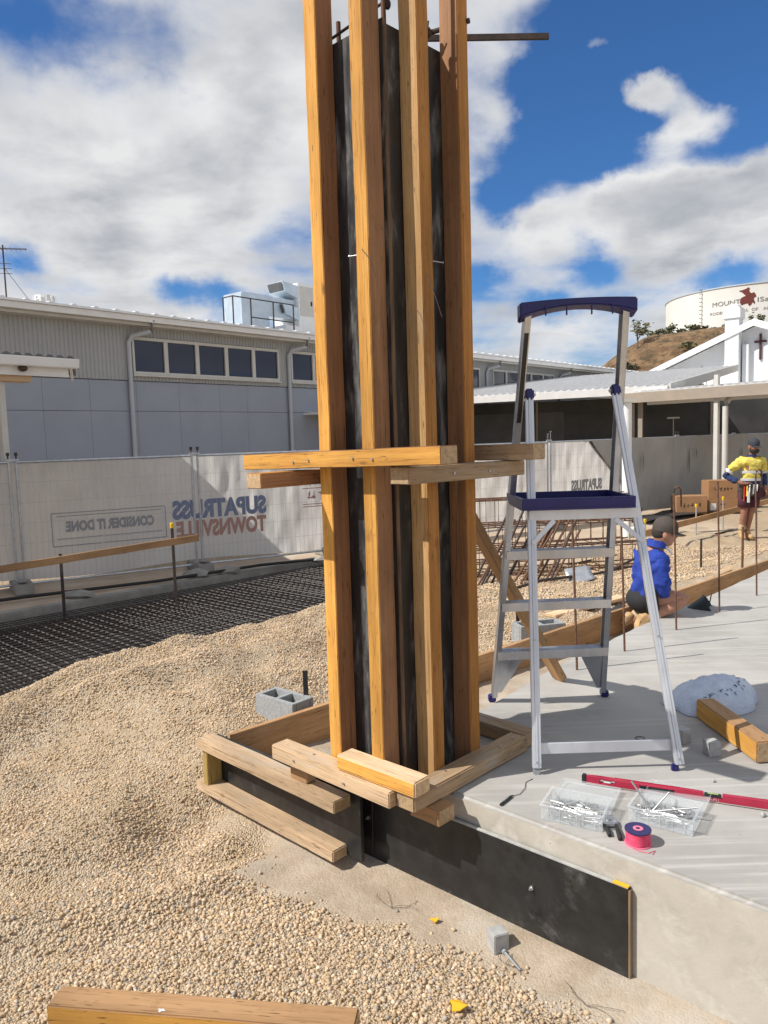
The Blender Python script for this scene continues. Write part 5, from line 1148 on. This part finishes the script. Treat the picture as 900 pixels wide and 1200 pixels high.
b = MB(); b.prism([Cp(-4.2, -3.2, 3.42), Cp(5, -3.2, 3.42), Cp(5, -3.2, 3.54), Cp(-4.2, -3.2, 3.54)], CW * 3.5 + UP * .35); b.build('porch_roof', 'roof_white', ch)
b = MB(); b.box(Cp(-2.2, -2.6, 3.82), 1.5, .5, .18, CU, CW); b.build('porch_box', 'brown_and_shade', ch)
for u in (-1.35, -1.05): bar('vent_pipe', ch, Cp(u, -2.4, 3.5), Cp(u, -2.4, 4.15), .045, 'white_paint')

# ------------------------------------------------------------------ hill, its scrub and the tank
hx = np.linspace(10, 190, 150); hy = np.linspace(84, 300, 120); HX, HY = np.meshgrid(hx, hy, indexing='ij')
def hill_z(x, y):
    th = np.degrees(np.arctan2(x, y)); r_ = np.hypot(x, y)
    ridge = np.interp(th, [8, 13, 15.2, 16.4, 17.6, 19, 22, 30, 45], [0, 4.0, 11.7, 13.9, 15.6, 17.0, 17.5, 17.4, 16])
    z = ridge * sst(r_, 96, 122) * .985 + sst(r_, 122, 150) * .6
    return z + (.35 * fbm(x * .18, y * .18, 91, 4) + .5 * fbm(x * .06 + 2, y * .06, 92, 3)) * sst(z, .5, 6) - 1.2
HZ = hill_z(HX, HY); b = MB(); b.grid([Vector((x, y, z)) for x, y, z in zip(HX.ravel(), HY.ravel(), HZ.ravel())], 150, 120); struct(b.build('hill', 'hill_dry', None, 'all'))
tk = thing('water_tank', (66, 134.7, 18), 'huge pale cylindrical water tank with town lettering on the hill', 'water tank')
TC = Vector((66.0, 134.7, 0)); TR = 15.5; tz0, tz1 = 15.0, 24.1
b = MB(); b.lathe([(TR, tz0), (TR, tz1 - .12), (TR + .08, tz1 - .1), (TR + .08, tz1), (TR - .4, tz1 + .15), (0, tz1 + 1.0)], TC, 120); b.build('shell', 'tank_paint', tk, True)
b = MB(); b.lathe([(TR + .09, tz1 - .10), (TR + .14, tz1 - .10), (TR + .14, tz1 + .06), (TR + .09, tz1 + .06)], TC, 120); b.build('rim', 'galv_duct', tk)
def tpt(u, z, o=.05):       # u metres round the shell to the right of the point facing the site
    a_ = math.atan2(-TC.y, -TC.x) + u / TR; return Vector((TC.x + (TR + o) * math.cos(a_), TC.y + (TR + o) * math.sin(a_), z))
def tank_text(txt, u, z, size, m, wid, bold=.0):
    vs, fs = text_mesh(txt, size, bold=bold); xs_ = [v[0] for v in vs]; k = wid / (max(xs_) - min(xs_)); mid = (max(xs_) + min(xs_)) / 2
    b = MB(); b.add([tpt(u + (v[0] - mid) * k, z + v[1]) for v in vs], fs); b.build('lettering', m, tk)
tank_text('MOUNT', -5.2, 21.5, 1.0, 'tank_ink', 4.3); tank_text('ISa', .2, 21.5, 1.0, 'tank_ink', 1.6)
tank_text('RODEO  CAPITAL  OF', -4.1, 20.1, .62, 'tank_ink', 7.2); tank_text('AUSTRALIA', 2.0, 20.1, .62, 'tank_ink', 3.6)
def poly_on_tank(pts_, u, z, sc, m, name):
    b = MB(); vs = [tpt(u + x * sc, z + y * sc) for x, y in pts_]
    bm = bmesh.new(); f = bm.faces.new([bm.verts.new(v - wloc(tk)) for v in vs]); bmesh.ops.triangulate(bm, faces=[f]); me = bpy.data.meshes.new(name); bm.to_mesh(me); bm.free(); me.materials.append(MATS[m]); link(name, me, tk)
horse = [(-1.0, -.35), (-.85, -.1), (-.9, .15), (-.65, .35), (-.3, .45), (-.1, .42), (.2, .45), (.45, .65), (.75, .85), (.9, .75), (1.02, .5), (1.08, .25), (.98, .2), (.85, .35), (.78, .1), (.80, -.2), (.95, -.5), (.85, -.75), (.7, -.55), (.58, -.2), (.25, -.15), (.2, -.5), (.4, -.85), (.2, -.95), (.0, -.55), (-.02, -.2), (-.35, -.15), (-.55, -.4), (-.6, -.75), (-.8, -.7), (-.75, -.3), (-.8, -.15)]
rider = [(-.15, .35), (-.2, .75), (-.45, .95), (-.8, 1.05), (-1.05, 1.1), (-1.05, 1.25), (-.7, 1.25), (-.35, 1.15), (-.1, 1.1), (-.12, 1.3), (-.25, 1.36), (-.05, 1.42), (.0, 1.55), (.18, 1.52), (.2, 1.38), (.35, 1.34), (.2, 1.28), (.2, 1.1), (.32, .8), (.6, .7), (.55, .58), (.28, .6), (.2, .35)]
poly_on_tank(horse, -2.0, 21.75, 1.12, 'emblem_red', 'emblem_horse'); poly_on_tank(rider, -2.0, 21.8, 1.12, 'emblem_red', 'emblem_rider')
for k in range(14):
    b = MB(); p = tpt(-9.3, 15.8 + .65 * k, .25); b.box(p, .5, .14, .08); b.build('ladder_rung', 'tank_ink', tk)
def shrub(x, y, r_, h, m, label, trunk=0, name='shrub'):
    z = float(hill_z(np.array(x), np.array(y))); t = thing(name, (x, y, z), label, 'shrub' if not trunk else 'tree', 'scrub on the hill')
    b = MB(); n = int(150 + 40 * r_)
    cl = [(random.gauss(0, .42), random.gauss(0, .42), random.uniform(.25, .95)) for _ in range(7)]
    for k in range(n):
        c = random.choice(cl); p = Vector((x + (c[0] + random.gauss(0, .20)) * r_, y + (c[1] + random.gauss(0, .20)) * r_, z + trunk + (c[2] + random.gauss(0, .13)) * h)); a_ = random.uniform(0, 6.3); s_ = random.uniform(.10, .24) * (r_ ** .5)
        u = Vector((math.cos(a_), math.sin(a_), random.uniform(-.6, .6))).normalized(); v = u.cross(Vector((random.uniform(-1, 1), random.uniform(-1, 1), random.uniform(-1, 1)))).normalized()
        b.add([p - u * s_, p - v * s_ * .6, p + u * s_, p + v * s_ * .6], [(0, 1, 2, 3)])
    b.build('crown', m, t)
    b = MB(); b.tube([(x, y, z - .3), (x + .1, y, z + trunk * .5 + .2), (x - .05, y, z + trunk + h * .5)], [.13, .10, .04], 6)
    for c in cl[:4]: b.tube([(x, y, z + trunk * .6 + .1), (x + c[0] * r_, y + c[1] * r_, z + trunk + c[2] * h)], [.07, .025], 5)
    b.build('trunk', 'bark', t)
hp = lambda px, d: ((px - 450) / 900 * 1.02 * d, d)
for px, d, r_, h, m, lab, tr in ((742, 112, 1.7, 2.1, 'leaf_pale', 'thin leaved tree standing alone on the left shoulder of the hill', 1.7), (728, 108, 1.5, 1.5, 'leaf_dark', 'low bush left of the lone tree on the hill', 0), (780, 118, 1.3, 1.5, 'leaf_dark', 'dark round bush on the hill top under the left edge of the tank', 0), (790, 118, .9, .9, 'leaf_dark', 'second dark bush on the hill top right of the round one', 0),
      (806, 117, 1.6, .9, 'leaf_pale', 'wide pale bush on the hill top below the tank ladder', .2), (818, 117, 1.4, .8, 'leaf_dark', 'low green bush on the hill top left of the church chimney', 0), (881, 119, 1.5, 1.5, 'leaf_dark', 'dark tree in front of the tank below the rider emblem', .9), (847, 118, .9, 1.3, 'leaf_dark', 'dark bush just left of the church chimney', .4), (765, 116, 1.8, .9, 'leaf_pale', 'thin dry bush on the hill crest right of the lone tree', 0),
      (784, 103, 2.2, 1.8, 'leaf_dark', 'green bush in the middle of the hill slope', 0), (735, 100, 2.0, 2.0, 'leaf_dark', 'dark bush low on the hill behind the ladder handrail', 0), (752, 104, 1.4, 1.0, 'leaf_pale', 'small dry bush halfway up the left hill slope', 0), (770, 101, 1.5, 1.0, 'leaf_pale', 'small dry bush low on the hill left of the church roof', 0), (716, 104, 1.6, 1.5, 'leaf_dark', 'bush at the left foot of the hill', 0), (700, 106, 1.4, 1.3, 'leaf_dark', 'small bush at the far left end of the hill', 0), (800, 107, 1.4, .9, 'leaf_pale', 'dry bush high on the slope below the wide pale bush', 0)):
    x, y = hp(px, d); shrub(x, y, r_, h, m, lab, tr, 'tree' if tr > 1.1 else 'shrub')

# ------------------------------------------------------------------ cardboard boxes in front of the dark fence
def carton(x, y, z, w, d_, h, rz, label, txt=None, strip=False):
    t = thing('cardboard_box', (x, y, z), label, 'cardboard box', 'cardboard boxes by the fence'); X_ = Vector((math.cos(rz), math.sin(rz), 0)); Y_ = Vector((-X_.y, X_.x, 0)); c = Vector((x, y, z))
    b = MB(); b.box(c + UP * h / 2, w, d_, h, X_, Y_); b.build('carton', 'cardboard', t, bevel=.006)
    for s in (-1, 1):
        b = MB(); b.box(c + Y_ * (s * d_ * .245) + UP * (h + .004), w - .01, d_ * .49, .006, X_, Y_); b.build('flap', 'cardboard', t)
    if txt: printed('print', t, txt, .13, lambda u, v: c - Y_ * (d_ / 2 + .003) + X_ * (u) + UP * (h * .55 + v), 'cardboard_ink', .002)['kind'] = 'stuff'
    if strip:
        b = MB(); b.box(c - Y_ * (d_ / 2 + .002) - X_ * (w * .36) + UP * h * .45, w * .16, .002, h * .5, X_, Y_); b.build('paper_label', 'paper_white', t)
        b = MB(); b.box(c - Y_ * (d_ / 2 + .002) - X_ * (w * .1) + UP * h * .62, w * .12, .002, h * .10, X_, Y_); b.build('hand_hole', 'cardboard_ink', t)
carton(6.88, 17.25, .05, .66, .5, .40, -.10, 'cardboard box standing alone at the left of the carton group', glyphs(5, .10, 8))
carton(7.72, 17.45, .05, .80, .5, .31, -.05, 'lower cardboard box with white paper label, beside the standing worker', None, True)
carton(7.66, 17.47, .365, .64, .46, .40, -.05, 'top cardboard box stacked on the labelled box', glyphs(6, .09, 21))
tl = thing('dark_tarp', (6.6, 17.6, 0), 'dark sheet lying on the ground along the fence beside the boxes', 'tarp')
b = MB(); P_ = []
for i in range(14):
    for j in range(6): P_.append(Vector((5.1 + i * .30 + j * .05, 16.35 + i * .23 - j * .16, .06 + .06 * float(fbm(np.array(i * .7), np.array(j * .9), 17, 3)) + .05)))
b.grid(P_, 14, 6); b.build('sheet', 'liner_black', tl, 'all')
# ------------------------------------------------------------------ people
def head_mesh(c, f, up=UP, s=1.0):
    """A head with brow, nose, lips, chin and ears. c centre, f facing direction"""
    f = Vector(f).normalized(); r_ = f.cross(up).normalized(); u = r_.cross(f); b = MB(); nu, nv = 26, 18; P_ = []
    for i in range(nu + 1):
        th = 2 * math.pi * i / nu
        for j in range(nv):
            ph = math.pi * (j / (nv - 1)) - math.pi / 2; cz = math.sin(ph); k = math.cos(ph)
            x = .074 * k * math.sin(th); y = .094 * k * math.cos(th); z = .118 * cz
            if cz < 0: x *= 1 - .22 * cz * cz; y = y * (1 - .10 * cz * cz) + .012 * cz * cz * (1 if math.cos(th) > 0 else -1.2)
            fr = max(0, math.cos(th)) ** 8
            y += fr * (.030 * math.exp(-((z + .018) / .020) ** 2) * max(0, math.cos(th)) ** 26 + .010 * math.exp(-((z - .018) / .012) ** 2) + .010 * math.exp(-((z + .062) / .010) ** 2) + .014 * math.exp(-((z + .098) / .018) ** 2))
            P_.append(Vector(c) + (r_ * x + f * y + u * z) * s)
    b.grid(P_, nu + 1, nv)
    for sd in (-1, 1): b.ell(Vector(c) + (r_ * (.078 * sd) - f * .005 - u * .008) * s, .012 * s, .022 * s, .034 * s, 10, 7, r_, f, u); b.ell(Vector(c) + (r_ * (.030 * sd) + f * .078 + u * .016) * s, .012 * s, .010 * s, .008 * s, 8, 6, r_, f, u)
    return b
def hand_chain(V, E, Rr, wrist_i, wrist, d, n_, s=1.0):
    """palm and five unequal bent fingers grown from the wrist vertex"""
    d = Vector(d).normalized(); n_ = Vector(n_); n_ = (n_ - d * d.dot(n_)).normalized(); sd = d.cross(n_); w = Vector(wrist)
    V.append(w + d * .05 * s); Rr.append((.034 * s, .018 * s)); pi = len(V) - 1; E.append((wrist_i, pi))
    for k, (off, L) in enumerate(((-.030, .066), (-.010, .078), (.010, .074), (.028, .058))):
        p = V[pi] + sd * off * s + d * .035 * s; V.append(p); Rr.append(.0095 * s); E.append((pi, len(V) - 1))
        for q, bend in ((.55, .25), (1.0, .8)): V.append(p + d * (L * q * s) + n_ * (L * bend * .38 * q * s)); Rr.append(.0085 * s if q < 1 else .0070 * s); E.append((len(V) - 2, len(V) - 1))
    p = w + d * .022 * s - sd * .030 * s; V.append(p); Rr.append(.011 * s); E.append((pi, len(V) - 1)); V.append(p + d * .035 * s - sd * .028 * s + n_ * .012 * s); Rr.append(.0095 * s); E.append((len(V) - 2, len(V) - 1)); V.append(p + d * .060 * s - sd * .030 * s + n_ * .026 * s); Rr.append(.008 * s); E.append((len(V) - 2, len(V) - 1))
def cap_part(c, f, m, parent, brim_m=None, s=1.0, tilt=0):
    f = Vector(f).normalized(); r_ = f.cross(UP).normalized(); f2 = (f * math.cos(tilt) - UP * math.sin(tilt)).normalized(); u = r_.cross(f2); c = Vector(c)
    b = MB(); prof = [(1.0, .022), (1.02, .05), (.97, .085), (.82, .118), (.52, .140), (.2, .149), (0, .150)]
    b.lathe([(r, z * s) for r, z in prof], c, 24, .088 * s, .106 * s, r_, f2, u); cp = b.build('cap', m, parent, True)
    b = MB(); n = 12; P_ = []
    for k in range(n + 1):
        a_ = -1.1 + 2.2 * k / n
        for q in (0, .5, 1): P_.append(c + r_ * (.084 * s * math.sin(a_) * (1 + .02 * q)) + f2 * ((.098 * math.cos(a_) + .078 * q * math.cos(a_ * .9)) * s) + u * (.030 * s - .010 * q * s - .02 * math.sin(a_) ** 2 * s))
    b.grid(P_, n + 1, 3); o = b.build('brim', brim_m or m, parent, 'all'); mo = o.modifiers.new('t', 'SOLIDIFY'); mo.thickness = .005
    b = MB(); b.ell(c + u * (.150 * s), .008, .008, .005, 8, 5); b.build('button', m, cp)
    return cp

# kneeling worker
kw = thing('person', (2.12, 6.12, .30), 'person in blue long sleeved shirt and brown cap kneeling at the slab edge', 'person')
F_ = Vector((.97, -.18, -.08)); HC = Vector((2.232, 6.08, 1.128))
V = []; E = []; Rr = []
def add(p, r_, j=None):
    V.append(Vector(p)); Rr.append(r_); 
    if j is not None: E.append((j, len(V) - 1))
    return len(V) - 1
pel = add((2.11, 6.15, .62), .105); sp = add((2.125, 6.15, .78), .09, pel); chs = add((2.15, 6.14, .90), .09, sp); nk = add((2.18, 6.11, 1.02), .050, chs); hd_ = add(HC + Vector((-.012, 0, -.03)), (.055, .055), nk)
ARMS = (((2.155, 5.985, .925), (2.165, 5.945, .715), (2.265, 6.12, .60)), ((2.145, 6.31, .930), (2.22, 6.36, .73), (2.31, 6.26, .55)))
for sgn, (sh_, el, wr_), hp_, kn, an_, toe in ((1, ARMS[0], (2.10, 6.055, .605), (2.385, 6.01, .625), (2.085, 6.03, .46), (1.995, 6.03, .325)), (-1, ARMS[1], (2.10, 6.245, .60), (2.37, 6.31, .44), (2.04, 6.31, .38), (1.955, 6.31, .33))):
    a_ = add(sh_, .042, chs); b_ = add(el, .035, a_); c_ = add(wr_, .028, b_); hand_chain(V, E, Rr, c_, wr_, Vector(wr_) - Vector(el), (0, 0, -1))
    d_ = add(hp_, .080, pel); e_ = add(kn, .070, d_); mid = add((Vector(kn) * .62 + Vector(an_) * .38) + Vector((0, 0, -.012)), .064, e_); f_ = add(an_, .040, mid); g_ = add(toe, .034, f_)
skin('body', V, E, Rr, 'skin', kw, 2, head_mesh(HC, F_, UP, .92))
# shirt
V2 = []; E2_ = []; R2 = []
def a2(p, r_, j=None):
    V2.append(Vector(p)); R2.append(r_)
    if j is not None: E2_.append((j, len(V2) - 1))
    return len(V2) - 1
h0 = a2((2.095, 6.15, .53), (.155, .138)); h1 = a2((2.11, 6.15, .70), (.158, .135), h0); h2 = a2((2.128, 6.145, .83), (.158, .125), h1); h3 = a2((2.15, 6.14, .905), (.120, .105), h2); h4 = a2((2.172, 6.118, 1.005), (.070, .075), h3)
for sh_, el, wr_ in ARMS:
    a_ = a2(Vector(sh_) - UP * .012, .076, h3); b_ = a2(((Vector(sh_) + Vector(el)) / 2), .078, a_); c_ = a2(el, .070, b_); d_ = a2(Vector(el) * .25 + Vector(wr_) * .75, .052, c_)
skin('shirt', V2, E2_, R2, 'shirt_blue', kw, 3, folds=.022)
b = MB(); b.lathe([(.080, -.02), (.076, .035), (.070, .035), (.072, -.02)], (2.185, 6.11, 1.035), 20, 1, 1.05, Vector((.97, 0, -.2)), Vector((0, 1, 0)), Vector((.2, 0, .97))); b.build('collar', 'shirt_blue', kw, True)
b = MB(); b.tube([(2.205, 6.045, 1.05), (2.27, 6.06, .985), (2.29, 6.08, .96)], .007, 6); b.build('shirt_piping', 'white_ink', kw)
b = MB(); b.ell((2.095, 6.15, .585), .142, .165, .115, 18, 12)
for q0, q1 in (((2.07, 6.065, .60), (2.165, 6.04, .610)), ((2.07, 6.235, .59), (2.15, 6.265, .56))): b.tube([q0, (Vector(q0) + Vector(q1)) / 2, q1], [.115, .112, .106], 16)
b.build('shorts', 'shorts_black', kw, 'all')
for y_, an_, toe in ((6.03, (2.075, .45), (1.995, .33)), (6.31, (2.04, .375), (1.95, .325))):
    skin('boot', [(an_[0] + .05, y_, an_[1] + .035), (an_[0], y_, an_[1]), (toe[0] + .02, y_, toe[1] + .04), (toe[0] + .04, y_, toe[1] - .01), (an_[0] - .055, y_, an_[1] + .005)], [(0, 1), (1, 2), (2, 3), (1, 4)], [.052, .056, .052, .046, .042], 'boot_tan', kw, 2, folds=.012)
    b = MB(); b.lathe([(.056, -.02), (.060, .0), (.060, .02), (.054, .035)], (an_[0] + .055, y_, an_[1] + .03), 14, 1, 1, Vector((.6, 0, -.8)), Vector((0, 1, 0)), Vector((.8, 0, .6))); b.build('sock', 'sock_tan', kw, True)
cap_part(HC + Vector((0, 0, -.005)), F_, 'cap_brown', kw, None, .93, .10)
b = MB(); b.ell(HC + Vector((-.024, .004, .005)), .074, .072, .064, 16, 10); b.build('hair', 'hair_dark', kw, 'all')
bk = thing('rubber_bucket', (2.58, 6.25, .34), 'dark green bucket tipped on its side at the knees of the kneeling worker', 'bucket')
ax = Vector((.55, -.25, .35)).normalized(); bx = ax.cross(UP).normalized(); by = ax.cross(bx)
b = MB(); b.lathe([(.0, 0), (.075, 0), (.10, .15), (.108, .15), (.108, .162), (.095, .158), (.07, .012), (0, .012)], (2.56, 6.33, .40), 20, 1, 1, bx, by, ax); b.build('shell', 'bucket_green', bk, True)
b = MB(); c = Vector((2.56, 6.33, .40)) + ax * .15; b.tube([c + bx * .105 * math.cos(t) + (by * -.6 + ax * .5) * .14 * math.sin(t) for t in np.linspace(0, math.pi, 12)], .004, 6); b.build('handle', 'steel_dark', bk, True)

# standing worker
sw = thing('person', (6.40, 13.5, 0), 'person in yellow and navy work shirt and maroon shorts standing hand on hip', 'person')
O_ = Vector((6.44, 13.5, float(height(np.array(6.4), np.array(13.5))) - .0)); sc = 1.0
def w_(x, y, z): return O_ + Vector((x, y, z))
V = []; E = []; Rr = []
HC = w_(.055, -.03, 1.655); F_ = Vector((.38, -.92, -.06))
pel = add(w_(.035, .02, .93), (.145, .11)); sp = add(w_(.04, .0, 1.10), (.145, .115), pel); chs = add(w_(.04, .0, 1.31), (.165, .115), sp); nk = add(w_(.045, .0, 1.47), .056, chs); hd_ = add(HC - Vector((0, -.01, .02)), .055, nk)
LA = (w_(-.155, .0, 1.415), w_(-.40, .06, 1.14), w_(-.165, -.11, 1.015)); RA = (w_(.225, .02, 1.405), w_(.285, .06, 1.13), w_(.27, -.04, .90))
for sh_, el, wr_, dd_, nn_ in ((*LA, (1, -.15, .02), (0, -.3, -1)), (*RA, (0, -.15, -1), (-1, 0, 0))):
    a_ = add(sh_, .064, chs); b_ = add(el, .045, a_); c_ = add(wr_, .031, b_); hand_chain(V, E, Rr, c_, wr_, dd_, nn_)
for hp_, kn, an_, toe in ((w_(-.05, .02, .88), w_(-.085, -.02, .48), w_(-.10, .03, .09), w_(-.13, -.13, .045)), (w_(.11, .03, .88), w_(.045, .0, .49), w_(.02, .10, .09), w_(.06, -.05, .045))):
    d_ = add(hp_, .092, pel); m1 = add((hp_ + kn) / 2, .080, d_); e_ = add(kn, .058, m1); mid = add(kn * .65 + an_ * .35 + Vector((0, .02, 0)), .060, e_); f_ = add(an_, .040, mid); g_ = add(toe, .038, f_)
skin('body', V, E, Rr, 'skin_dark', sw, 2, head_mesh(HC, F_))
V2 = []; E2_ = []; R2 = []
h0 = a2(w_(.035, .015, .985), (.172, .135)); h1 = a2(w_(.04, .0, 1.12), (.176, .142), h0); h2 = a2(w_(.04, .0, 1.30), (.185, .140), h1); h3 = a2(w_(.04, .0, 1.39), (.172, .125), h2); h4 = a2(w_(.045, .0, 1.465), (.078, .075), h3)
for A_ in (LA, RA):
    a_ = a2(A_[0], .086, h3); b_ = a2(A_[0] * .5 + A_[1] * .5, .080, a_); c_ = a2(A_[0] * .22 + A_[1] * .78, .074, b_)
skin('shirt', V2, E2_, R2, 'shirt_hivis', sw, 3, folds=.020)
for A_ in (LA, RA):
    skin('sleeve', [A_[0] * .25 + A_[1] * .75, A_[1], A_[1] * .5 + A_[2] * .5, A_[1] * .22 + A_[2] * .78], [(0, 1), (1, 2), (2, 3)], [.071, .066, .056, .052], 'navy_cloth', sw, 3, folds=.016)
    p, q_ = A_[0] * .34 + A_[1] * .66, A_[0] * .22 + A_[1] * .78; b = MB(); b.tube([p, q_], .082, 16, cap=False); b.build('sleeve_band', 'reflective', sw, True)
b = MB(); b.lathe([(.168, 1.005), (.176, 1.06), (.178, 1.075), (.150, 1.075), (.150, .97)], w_(.036, .01, 0), 24, 1, .80); b.build('shirt_hem', 'navy_cloth', sw, True)
for z0, z1 in ((1.185, 1.235), (1.055, 1.10)):
    b = MB(); b.lathe([(.181, z0), (.184, (z0 + z1) / 2), (.182, z1)], w_(.04, .0, 0), 28, 1, .79); b.build('reflective_band', 'reflective', sw, True)
b = MB(); b.lathe([(.082, -.02), (.076, .04), (.070, .04), (.074, -.02)], w_(.045, 0, 1.475), 18); b.build('collar', 'navy_cloth', sw, True)
b = MB(); b.ell(w_(.035, .02, .89), .168, .130, .13, 20, 12)
for q0, q1 in ((w_(-.05, .02, .86), w_(-.078, -.005, .58)), (w_(.11, .03, .86), w_(.072, .01, .58))): b.tube([q0, (q0 + q1) / 2, q1], [.112, .112, .106], 18)
b.build('shorts', 'shorts_maroon', sw, 'all')
for an_, toe in ((w_(-.10, .03, .09), w_(-.13, -.14, .045)), (w_(.02, .10, .09), w_(.06, -.06, .045))):
    skin('boot', [an_ + UP * .10, an_, an_ + Vector((0, .04, -.045)), toe + Vector((0, .05, .005)), toe + UP * -.005], [(0, 1), (1, 2), (1, 3), (3, 4)], [.058, .056, .045, .052, .042], 'boot_tan', sw, 2, folds=.010)
    b = MB(); b.lathe([(.060, .10), (.062, .15), (.056, .19)], an_, 14); b.build('sock', 'sock_tan', sw, True)
tbm = MB(); tbm.lathe([(.180, .925), (.186, .95), (.186, .985), (.178, .99)], w_(.036, .012, 0), 28, 1, .82); tbl = tbm.build('tool_belt', 'leather', sw, True)
for x, y, z, w, h, m in ((-.13, -.09, .85, .10, .17, 'leather'), (.0, -.15, .86, .09, .14, 'leather'), (.12, -.14, .85, .12, .18, 'shorts_maroon'), (.21, -.03, .85, .08, .17, 'leather')):
    b = MB(); b.box(w_(x, y, z), w, .06, h); b.build('pouch', m, sw, bevel=.01)
for x, y, z, L, m in ((-.145, -.13, .86, .30, 'tool_red'), (-.10, -.14, .90, .22, 'tool_yellow'), (-.06, -.15, .93, .18, 'white_ink'), (-.01, -.19, .93, .20, 'galv'), (.05, -.19, .95, .14, 'white_ink'), (.10, -.18, .94, .16, 'level_black')):
    b = MB(); b.tube([w_(x, y, z - L * .5), w_(x + .01, y, z + L * .35)], .013, 8); b.build('tool', m, sw)
b = MB(); b.box(w_(-.075, -.155, .78), .045, .012, .20); b.build('towel', 'white_ink', sw, bevel=.004)
cap_part(HC + Vector((0, 0, .0)), F_, 'cap_navy', sw, None, 1.0, .12)
r_ = F_.cross(UP).normalized()
b = MB(); P_ = []
for k in range(13):
    a_ = -1.25 + 2.5 * k / 12
    for zz in (-.004, .034): P_.append(HC + r_ * (.083 * math.sin(a_)) + F_.normalized() * (.103 * math.cos(a_) + .004) + UP * zz)
b.grid(P_, 13, 2); o = b.build('sunglasses', 'lens_blue', sw, 'all'); o.modifiers.new('t', 'SOLIDIFY').thickness = .003
b = MB(); b.lathe([(.050, -.122), (.072, -.100), (.079, -.055), (.074, -.050), (.060, -.09)], HC + F_.normalized() * .022, 20, 1, 1.10, r_, F_.normalized()); b.build('beard', 'hair_dark', sw, True)
